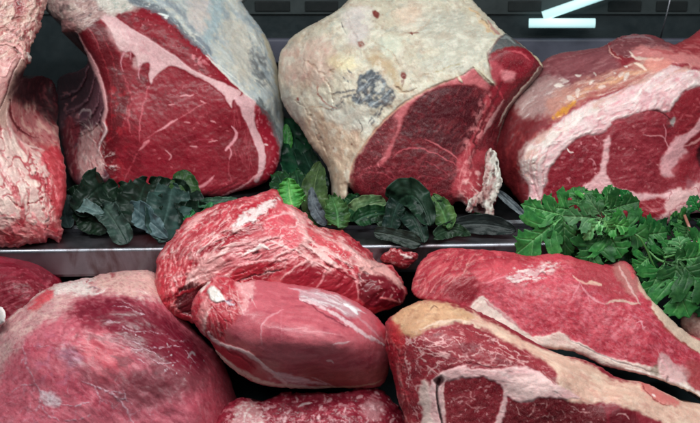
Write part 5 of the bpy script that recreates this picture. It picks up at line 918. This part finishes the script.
# ================================================================== light
w = bpy.data.worlds.new('World'); SC.world = w; w.use_nodes = True
w.node_tree.nodes['Background'].inputs[0].default_value = (0.55, 0.70, 0.78, 1); w.node_tree.nodes['Background'].inputs[1].default_value = 0.065
def area(name, loc, rot, sx, sy, power, color):
    l = bpy.data.lights.new(name, 'AREA'); l.shape = 'RECTANGLE'; l.size = sx; l.size_y = sy; l.energy = power; l.color = color
    o = bpy.data.objects.new(name, l); COL.objects.link(o); o.location = loc; o.rotation_euler = [math.radians(a) for a in rot]; return o
area('canopy_tube_light', (0.0, -0.30, 0.66), (0, 0, 0), 1.3, 0.07, 8.5, (0.94, 1.0, 0.98))
area('shop_ceiling_light', (-0.1, -1.15, 1.75), (36, 0, 0), 1.8, 0.32, 14.0, (0.95, 0.99, 1.0))
area('glint_light', (0.35, -2.9, 1.85), (58, 0, 7), 1.5, 0.28, 15.0, (0.95, 0.99, 1.0))  # added unseen light behind the camera, there to raise wet glints
# ================================================================== camera
c = bpy.data.cameras.new('camera'); co = bpy.data.objects.new('camera', c); COL.objects.link(co); SC.camera = co
co.location = CAM.tolist(); co.rotation_euler = (math.pi / 2 - TH, 0, 0)
c.sensor_width = 36; c.lens = 36 * F / 700; c.clip_end = 50; c.clip_start = 0.01
c.dof.use_dof = True; c.dof.focus_distance = 1.13; c.dof.aperture_fstop = 13
SC.view_settings.view_transform = 'Standard'; SC.view_settings.look = 'None'; SC.view_settings.gamma = 1; SC.view_settings.exposure = 0
# ================================================================== garnish
M_PARS = leafmat('parsley_leaf', 0.44, 0.3); M_DKL = leafmat('dark_lettuce', 0.46, 0.10); M_GRL = leafmat('green_lettuce', 0.40, 0.25)
TH_L = 0.0006
def shelf_depth(py):
    """greatest distance at which something seen at this height still lies on top of the shelf"""
    return 0.438 / (0.342 + (min(py, 236) - 211.5) / F * 0.94) - 0.006
def leaf(base, mid, tip, width, color, label, roll=0, cup=.25, ruf=.12, freq=3.4, light=None, vc=None, mat=None, group=None, seed=0, tipw=.55, tooth=.03):
    """a thin leaf swept along a bent midrib, with a frilled margin"""
    R = random.Random(seed * 13 + int(base[0])); nu, nv = 64, 33
    C3 = []
    for p_ in (base, mid, tip): C3.append(at(np.array([p_[0]]), np.array([p_[1]]), np.array([min(p_[2], shelf_depth(p_[1]))]))[0])
    P0, P1, P2 = C3; Pm = 2 * P1 - (P0 + P2) / 2
    u = np.linspace(0, 1, nu)[:, None]; S = (1 - u) ** 2 * P0 + 2 * u * (1 - u) * Pm + u ** 2 * P2
    T = np.gradient(S, axis=0); T /= np.linalg.norm(T, axis=1)[:, None]
    view = CAM - S; view /= np.linalg.norm(view, axis=1)[:, None]
    side = np.cross(T, view); side /= np.linalg.norm(side, axis=1)[:, None] + 1e-9
    N = np.cross(side, T)
    rr = math.radians(roll); side, N = side * math.cos(rr) + N * math.sin(rr), N * math.cos(rr) - side * math.sin(rr)
    W = width * float(np.linalg.norm(P1 - CAM)) / F * .5
    uu = u[:, 0]; env = np.sin(np.clip(uu, 0, 1) ** .75 * math.pi) ** .48 * (1 - uu * (1 - tipw) * .5) + .05
    if mat is M_DKL and width > 18: env = np.sqrt(np.clip(1 - np.abs(2 * uu - 1) ** 3.2, 0, 1)) * (.82 + .18 * np.sin(uu * 5 + seed)) + .03
    v = np.linspace(-1, 1, nv); ph = R.uniform(0, 6)
    X = np.zeros((nu, nv, 3)); col = np.zeros((nu, nv, 3)); c0 = lin(color); c1 = lin(light or tuple(min(255, int(k * 1.5 + 12)) for k in color)); cv = lin(vc or tuple(min(255, int(k * 1.6 + 40)) for k in color))
    for j, vv in enumerate(v):
        sg = 1 if vv > 0 else -1; av = abs(vv)
        edge = 1 + tooth * np.sin(uu * 2 * math.pi * freq * 1.6 + ph + sg) + tooth * .8 * noise(uu * 7, np.full(nu, sg * 3.0), 0, seed + 5) * 1.2
        fr = ruf * av ** 2.2 * (np.sin(2 * math.pi * freq * uu + ph + sg * 1.3 + 1.2 * noise(uu * 4, np.full(nu, sg * 2.), 0, seed)) + .45 * np.sin(2 * math.pi * freq * 2.4 * uu + sg * 2 + ph))
        blist = .16 * fbm(uu * 3.2, np.full(nu, vv * 1.7), 0, seed + 9, 3)
        X[:, j] = S + side * (W * env * edge * vv * (1 - cup * .35 * av))[:, None] + N * (W * (cup * (1 if cup > 0 else 1) * vv * vv * env + fr + blist * env))[:, None]
        m = np.clip(.3 + .9 * noise(uu * 3.5, np.full(nu, vv * 2), 0, seed + 3) + .22 * av, 0, 1)[:, None] * (.55 if mat is M_DKL else .9)
        cc = c0 * (1 - m) + c1 * m
        rib = np.exp(-(vv / (.06 * (1.2 - uu) + .02)) ** 2)
        lat = np.exp(-((((uu - av * .28) * 7.5) % 1.0 - .5) / .10) ** 2) * .2 * (1 - .6 * av)
        k = np.clip(rib * .8 + lat, 0, 1)[:, None] * (.3 if mat is M_DKL else .7)
        col[:, j] = cc * (1 - k) + cv * k
        X[:, j] += N * (-W * .05 * (rib + .5 * lat))[:, None]
    xyz = X.reshape(-1, 3); loc = S[0]
    idx = np.arange(nu * nv).reshape(nu, nv); Q = np.c_[idx[:-1, :-1].ravel(), idx[1:, :-1].ravel(), idx[1:, 1:].ravel(), idx[:-1, 1:].ravel()]
    me = bpy.data.meshes.new('leaf'); me.from_pydata((xyz - loc).tolist(), [], Q.tolist()); me.polygons.foreach_set('use_smooth', np.ones(len(Q), bool))
    ca = me.attributes.new('pigment', 'FLOAT_COLOR', 'POINT'); ca.data.foreach_set('color', np.c_[col.reshape(-1, 3), np.ones(nu * nv)].astype(np.float32).ravel())
    me.materials.append(mat or M_GRL); o = bpy.data.objects.new('leaf', me); COL.objects.link(o); o.location = loc.tolist()
    md = o.modifiers.new('thickness', 'SOLIDIFY'); md.thickness = .0005; md.offset = 0
    tag(o, label, 'leaf', group); return o
BK = (10,25,17); BG = (52,74,76); D_ = M_DKL
# dark bunch at left
leaf((104,186,1.262),(92,194,1.235),(76,214,1.226), 46, BK, 'blackish leaf arched beside the left rib section, first of the dark bunch', light=(26,50,38), mat=D_, seed=1, ruf=.16)
leaf((104,208,1.222),(114,221,1.205),(127,244,1.194), 34, (30,48,44), 'grey green leaf drooping furthest over the rail edge, in the dark bunch', light=(74,96,86), vc=(110,130,116), mat=D_, seed=2, ruf=.2)
leaf((76,206,1.24),(86,207,1.222),(106,216,1.214), 17, (70,90,90), 'small blue grey folded leaf edge low in the dark bunch near the left rib section', light=(124,144,140), mat=D_, seed=3, ruf=.2, roll=20)
leaf((146,182,1.262),(140,200,1.232),(136,226,1.214), 50, BK, 'blackish leaf arched under the big red cut face, middle of the dark bunch', light=(24,48,36), mat=D_, seed=4, ruf=.18)
leaf((172,186,1.255),(168,208,1.226),(158,242,1.198), 48, (20,40,36), 'broad dark leaf with blue grey sheen hanging toward the rail, right of the dark bunch', light=(70,100,94), vc=(100,130,124), mat=D_, seed=5, ruf=.16)  # blue grey sheen put into the lighter leaf colour
leaf((132,206,1.226),(146,218,1.208),(168,238,1.196), 26, (50,72,76), 'blue grey underside of a leaf folded forward between two blackish leaves', light=(122,146,150), vc=(150,170,172), mat=D_, seed=6, ruf=.22, roll=-15)
leaf((186,194,1.25),(190,212,1.228),(184,237,1.205), 34, BK, 'narrow blackish leaf against the left end of the marbled cut', light=(26,46,40), mat=D_, seed=7)
leaf((182,212,1.25),(184,192,1.256),(182,170,1.268), 34, (34,62,34), 'round olive green leaf standing upright against the big red cut face', light=(62,94,46), vc=(84,112,64), seed=8, ruf=.08, tipw=.9, tooth=.03)
leaf((70,228,1.235),(65,208,1.245),(72,189,1.26), 18, (20,34,34), 'slim dark leaf standing close against the left rib section', light=(48,64,62), mat=D_, seed=9)
leaf((190,214,1.22),(199,222,1.204),(212,202,1.215), 20, (26,88,52), 'small bright green curled leaf tucked behind the marbled cut', light=(78,156,98), vc=(140,196,150), seed=10, cup=.7, ruf=.2)
leaf((198,205,1.226),(216,202,1.22),(238,199,1.226), 12, (18,50,36), 'thin pointed dark green leaf tip right of the bright curled leaf', light=(70,110,84), seed=11, roll=30)
LA = 'one of the blackish leaves bunched under the bright red cut face'; GA = 'blackish leaves bunched on the shelf at left'
for i, (b_, m_, t_, w_) in enumerate((((70,206,1.262),(90,196,1.26),(114,192,1.266),36), ((100,186,1.258),(112,202,1.246),(122,222,1.228),40), ((150,184,1.27),(168,192,1.262),(190,200,1.255),40), ((176,208,1.236),(192,212,1.228),(212,216,1.222),28), ((78,208,1.242),(92,220,1.228),(110,228,1.216),30), ((120,186,1.275),(128,202,1.25),(126,222,1.232),34), ((100,190,1.27),(110,198,1.262),(124,204,1.256),28))):
    leaf(b_, m_, t_, w_, (12,28,18), LA, light=(26,52,34), mat=D_, group=GA, seed=20 + i, ruf=.2)
# greens between the roasts
leaf((300,192,1.33),(298,160,1.36),(286,118,1.40), 40, (10,40,28), 'tall dark green leaf in the shade between the first two rib roasts', light=(26,78,48), seed=31, ruf=.18)
leaf((318,200,1.31),(312,172,1.34),(296,140,1.38), 30, (12,36,26), 'dark green leaf leaning under the left flank of the cream fat roast', light=(24,62,42), seed=32, ruf=.2)
leaf((286,150,1.372),(287,138,1.375),(286,124,1.378), 13, (40,108,46), 'tiny bright green leaf showing in the gap between two roasts', light=(78,150,64), seed=33, ruf=.08)
leaf((293,208,1.215),(290,196,1.222),(288,178,1.225), 34, (60,140,62), 'bright lime green frilled leaf behind the peak of the marbled cut', light=(112,188,96), vc=(160,212,130), seed=34, ruf=.26, freq=6, tooth=.06)
leaf((322,224,1.24),(314,194,1.25),(321,163,1.278), 32, (40,60,36), 'tall olive leaf standing left of the hanging tip of cream fat', light=(80,104,56), vc=(116,136,92), seed=35, ruf=.14)
leaf((327,224,1.228),(315,208,1.23),(312,187,1.24), 15, (58,66,74), 'grey shrivelled leaf in front of the tall olive leaf', light=(112,120,124), mat=D_, seed=36, ruf=.25)
leaf((338,228,1.208),(337,212,1.22),(331,196,1.236), 28, (38,74,38), 'small mottled green frilled leaf at the foot of the hanging cream fat', light=(88,128,72), seed=37, ruf=.26, freq=6, tooth=.06)
leaf((349,218,1.245),(366,206,1.242),(386,202,1.252), 26, (76,108,68), 'pale green ribbed leaf lying under the dark cut face', light=(140,164,116), vc=(184,200,160), seed=38, ruf=.16)
LB = 'one of the dim green leaves at the foot of the cream fat roast'; GB = 'dim green leaves in the shade between roasts'
for i, (b_, m_, t_, w_) in enumerate((((284,204,1.29),(282,186,1.31),(276,172,1.33),28), ((306,206,1.27),(300,188,1.29),(296,170,1.31),28), ((344,222,1.225),(352,206,1.245),(360,196,1.255),26), ((354,222,1.23),(372,214,1.238),(392,214,1.245),22), ((314,214,1.25),(326,204,1.255),(340,204,1.25),24))):
    leaf(b_, m_, t_, w_, (16,46,28), LB, light=(40,86,46), group=GB, seed=40 + i, ruf=.2)
# round the middle of the shelf
leaf((394,208,1.245),(413,196,1.222),(430,226,1.206), 42, (16,40,28), 'blackish crumpled leaf arched in the middle of the shelf', light=(36,64,46), vc=(60,92,72), mat=D_, seed=51, ruf=.2)
leaf((406,206,1.228),(416,222,1.21),(424,243,1.196), 28, (18,40,28), 'dark leaf hanging below the crumpled one, its end over the rail', light=(34,52,50), mat=D_, seed=57, ruf=.24)
leaf((400,202,1.24),(394,214,1.226),(390,232,1.206), 30, (16,36,26), 'smaller blackish leaf at the left shoulder of the crumpled leaf', light=(36,54,54), mat=D_, seed=52, ruf=.2)
leaf((374,232,1.204),(396,236,1.20),(421,244,1.194), 22, (26,38,34), 'flat grey green leaf on the rail below the blackish crumpled leaf', light=(52,66,56), vc=(80,94,80), mat=D_, seed=53, ruf=.12)
leaf((447,228,1.21),(443,212,1.228),(433,195,1.242), 26, (44,78,42), 'mottled green leaf right of the blackish crumpled leaf', light=(104,138,78), seed=54, ruf=.22)
leaf((438,231,1.212),(476,224,1.22),(516,231,1.212), 22, (20,28,28), 'flat dark limp leaf on the shelf beneath the frayed white bone end', light=(42,52,50), mat=D_, seed=55, ruf=.14)
leaf((497,191,1.245),(513,205,1.238),(530,220,1.232), 9, (46,54,60), 'narrow grey leaf strip between the bone end and the right roast', light=(140,150,156), mat=D_, seed=56, ruf=.1)
LC = 'one of the limp dark leaves lying round the blackish crumpled leaf'; GC = 'limp dark leaves round the crumpled leaf'
for i, (b_, m_, t_, w_) in enumerate((((376,222,1.235),(388,222,1.232),(402,228,1.22),22), ((424,226,1.22),(436,214,1.235),(450,212,1.24),26), ((434,238,1.202),(452,230,1.215),(470,236,1.205),18), ((424,212,1.245),(430,200,1.25),(436,190,1.255),26), ((470,216,1.24),(484,222,1.23),(502,224,1.224),16))):
    leaf(b_, m_, t_, w_, (22,42,28), LC, light=(52,76,50), mat=D_, group=GC, seed=60 + i, ruf=.2)

# ------------------------------------------------------------------ parsley
PR = random.Random(5)
def plobe(base, tip, width, teeth=4, seed=0, lobes=3):
    """outline of one cut parsley leaflet between its stalk and its tip"""
    R = random.Random(seed); bx, by = base; dx, dy = tip[0] - bx, tip[1] - by; L = math.hypot(dx, dy); ux, uy = dx / L, dy / L; nx, ny = -uy, ux
    pts = []
    def P(u, v): return (bx + ux * L * u + nx * width * v, by + uy * L * u + ny * width * v)
    side = []
    prof = [(0.0, 0.02), (0.12, 0.04), (0.20, 0.10), (0.20, 0.22), (0.19, 0.36), (0.25, 0.45), (0.30, 0.43), (0.33, 0.55), (0.41, 0.51), (0.46, 0.57), (0.52, 0.48), (0.57, 0.46), (0.54, 0.30), (0.47, 0.15), (0.56, 0.15), (0.61, 0.27), (0.67, 0.26), (0.71, 0.35), (0.78, 0.28), (0.83, 0.30), (0.86, 0.19), (0.92, 0.18), (0.95, 0.08)]
    j = lambda s: s * R.uniform(-1, 1)
    left = [P(u + j(.02), v * (1 + j(.14))) for u, v in prof]; right = [P(u + j(.02), -v * (1 + j(.14))) for u, v in prof]
    return left + [P(1.0, 0.0)] + right[::-1]
def leaflet(parent, base, tip, width, D, hb=0, ht=0, fold=4, seed=0, **kw):
    """a parsley leaf: one end leaflet and two side leaflets"""
    bx, by = base; dx, dy = tip[0] - bx, tip[1] - by; L = math.hypot(dx, dy)
    def pt(u, v): return (bx + dx * u - dy * v, by + dy * u + dx * v)
    hm = hb + (ht - hb) * .3
    if L > 40:
        blade(parent, pt(.04, 0), pt(.46, .56), width * .58, D, hb - 1, hm - 4, fold, seed + 1, **kw)
        blade(parent, pt(.04, 0), pt(.46, -.56), width * .58, D, hb - 1, hm - 5, fold, seed + 2, **kw)
        return blade(parent, pt(.10, 0), tip, width * 1.0, D, hb + 2, ht, fold, seed, **kw)
    return blade(parent, base, tip, width * 1.15, D, hb, ht, fold, seed, **kw)
def blade(parent, base, tip, width, D, hb=0, ht=0, fold=4, seed=0, col=(48,112,54), lt=(80,146,74), dk=(26,80,42), vc=(120,170,110)):
    o_ = plobe(base, tip, width, seed=seed)
    tone = random.Random(seed * 5 + int(base[0])).uniform(.72, 1.2); col, lt, dk, vc = [tuple(int(c * tone) for c in k) for k in (col, lt, dk, vc)]
    q = Piece(o_, D, [(0,0,0)], rim=0, rag=.25, base=col, step=0.7, n=4)
    bx, by = base; dx, dy = tip[0] - bx, tip[1] - by; L = math.hypot(dx, dy); ux, uy = dx / L, dy / L
    u = ((q.x - bx) * ux + (q.y - by) * uy) / L; v = (-(q.x - bx) * uy + (q.y - by) * ux) / (width * .5)
    q.h = hb + (ht - hb) * u + fold * (np.abs(v) - .4) - 6 * (u - .5) ** 2 * 2 + 0.5 * np.sin(u * 15 + np.abs(v) * 4) * np.clip(np.abs(v), 0, 1) + 1.2 * q.nz(18, 5, 2) * 2
    q.mottle(None, 12, lt, .6, seed=1, lo=-.05); q.mottle(None, 8, dk, .5, seed=2, lo=.03)
    for k in (-1, 1):
        for t0, t1, vv in ((.12,.30,.62),(.25,.46,.7),(.42,.62,.55),(.6,.8,.42)):
            a = (bx + ux * L * t0, by + uy * L * t0); b = (bx + ux * L * t1 - uy * width * .5 * vv * k, by + uy * L * t1 + ux * width * .5 * vv * k)
            q.line([a, ((a[0]+b[0])/2 + ux, (a[1]+b[1])/2 + uy), b], [1.3,1.0,.6], vc, .6, .3, -.7)
    q.line([base, ((bx+tip[0])/2, (by+tip[1])/2), tip], [2.0,1.4,.7], vc, .75, .3, -1.0)
    return q.finish('leaflet', None, None, 'leaflet', M_PARS, sheet=TH_L, parent=parent)
def sprig(name, label, leaflets, stems, org, group=None):
    o = at(np.array([org[0]]), np.array([org[1]]), np.array([org[2]]))[0]
    r = empty(name, o.tolist()); r['_o'] = o.tolist(); tag(r, label, 'parsley', group)
    for i, (b, t, w_, D, kw) in enumerate(leaflets): leaflet(r, b, t, w_, D, seed=i * 7 + int(org[0]), **kw)
    for pts in stems:
        P = np.array([at(np.array([x]), np.array([y]), np.array([d]))[0] for x, y, d in pts]) - o
        S = spline(P, 6, False); tube('stem', S.tolist(), np.linspace(.0016, .0009, len(S)).tolist(), M_STEM, r, 8)
    del r['_o']
def stemmat(n, c):
    m, nt, b = newmat(n); L = nt.links; tc = nd(nt, 'ShaderNodeTexCoord'); n1 = nd(nt, 'ShaderNodeTexNoise', Scale=180.0); L.new(tc.outputs['Object'], n1.inputs['Vector'])
    mx = nd(nt, 'ShaderNodeMix', data_type='RGBA'); L.new(n1.outputs['Fac'], mx.inputs['Factor']); c = lin(c); mx.inputs[6].default_value = (*(c * .6), 1); mx.inputs[7].default_value = (*(c * 1.4), 1); L.new(mx.outputs[2], b.inputs['Base Color']); b.inputs['Roughness'].default_value = .35; return m
M_STEM = stemmat('parsley_stem', (70,120,60))
Dk = dict(col=(24,84,40), lt=(40,114,54), dk=(14,58,32), vc=(70,140,76)); Br = dict(col=(60,134,60), lt=(98,168,84), dk=(34,100,48), vc=(150,208,130))
PB = dict(col=(80,142,84), lt=(120,174,112), dk=(54,112,62), vc=(160,200,146))
sprig('parsley_sprig', 'big parsley sprig lying across the rail, its leaves fanned over the long steak', [
  ((590,236),(604,276),40,1.150,dict(ht=8,**Dk)), ((610,232),(640,262),40,1.150,dict(ht=6,**Dk)), ((576,228),(560,252),30,1.152,dict(ht=6,**Dk)),
  ((566,214),(516,254),52,1.140,dict(hb=8,ht=0)), ((574,210),(540,206),34,1.148,dict(ht=4)), ((580,208),(573,187),32,1.150,dict(ht=-6)), ((588,206),(596,192),32,1.150,dict(ht=-6,**Br)),
  ((600,212),(640,201),36,1.135,dict(ht=4)), ((594,208),(612,198),26,1.142,dict(ht=-2)), ((602,230),(586,268),46,1.128,dict(hb=6,ht=10)), ((606,230),(622,258),44,1.126,dict(hb=6,ht=6)), ((616,226),(648,240),44,1.130,dict(ht=4)),
  ((604,218),(562,216),30,1.116,dict(hb=10,ht=4,**PB)), ((598,214),(584,230),24,1.118,dict(hb=6,ht=4,**PB)), ((606,222),(630,228),24,1.118,dict(hb=6,ht=4,**Br)), ((604,220),(612,232),18,1.114,dict(hb=6,ht=4,**Br)), ((640,240),(664,226),34,1.140,dict(**Dk)), ((644,244),(660,262),30,1.138,dict(ht=4,**Dk)), ((640,236),(668,232),30,1.132,dict(ht=2)), ((650,256),(634,270),24,1.13,dict(ht=4)), ((560,220),(530,226),34,1.146,dict(ht=4,**Dk)), ((620,206),(628,190),24,1.15,dict(**Dk))],
  [[(606,222,1.130),(622,230,1.125),(638,236,1.12),(646,248,1.12),(654,266,1.125),(664,282,1.135)], [(570,212,1.14),(588,216,1.132),(606,222,1.130)]], (600,235,1.14))
sprig('parsley_sprig', 'parsley sprig with a broad fan leaf at the right edge above the fatty lump', [
  ((668,268),(650,286),26,1.135,dict(ht=6,**Dk)), ((660,286),(642,298),20,1.128,dict(ht=4,**Dk)), ((650,262),(636,280),26,1.135,dict(ht=4,**Dk)), ((690,230),(672,222),26,1.150,dict(**Dk)), ((704,236),(716,222),28,1.150,dict(**Dk)), ((680,250),(668,240),30,1.150,dict(**Dk)),
  ((664,260),(690,318),66,1.118,dict(hb=0,ht=12)), ((676,258),(716,300),56,1.116,dict(hb=4,ht=10)), ((664,262),(672,240),30,1.128,dict(ht=0)), ((682,256),(678,236),30,1.122,dict(ht=0,**PB)), ((694,252),(716,238),36,1.124,dict(ht=2)), ((686,258),(716,262),30,1.118,dict(ht=6,**Br)), ((690,226),(684,238),26,1.140,dict(ht=4)), ((686,222),(670,216),22,1.146,dict(**Br)), ((700,222),(716,228),28,1.14,dict(ht=2)), ((672,236),(656,222),28,1.148,dict(**Dk)), ((700,212),(690,196),20,1.16,dict(**Dk)), ((704,272),(712,322),44,1.122,dict(hb=2,ht=8,**Dk)), ((690,240),(672,250),24,1.13,dict(ht=2))],
  [[(664,258,1.122),(690,250,1.128),(716,244,1.132)], [(664,262,1.12),(656,258,1.125),(644,246,1.13)]], (680,270,1.13))
pst = stemmat('reddish_stem', (150,96,84)); M_STEM2 = M_STEM
A_ = [at(np.array([x]), np.array([y]), np.array([d]))[0] for x, y, d in ((684,214,1.15),(688,224,1.136),(693,236,1.13),(698,246,1.122),(706,258,1.118))]
tag(tube('parsley_stalk', spline(np.array(A_), 6, False).tolist(), .0017, pst), 'thin reddish bare stalk crossing the right edge parsley', 'stalk')
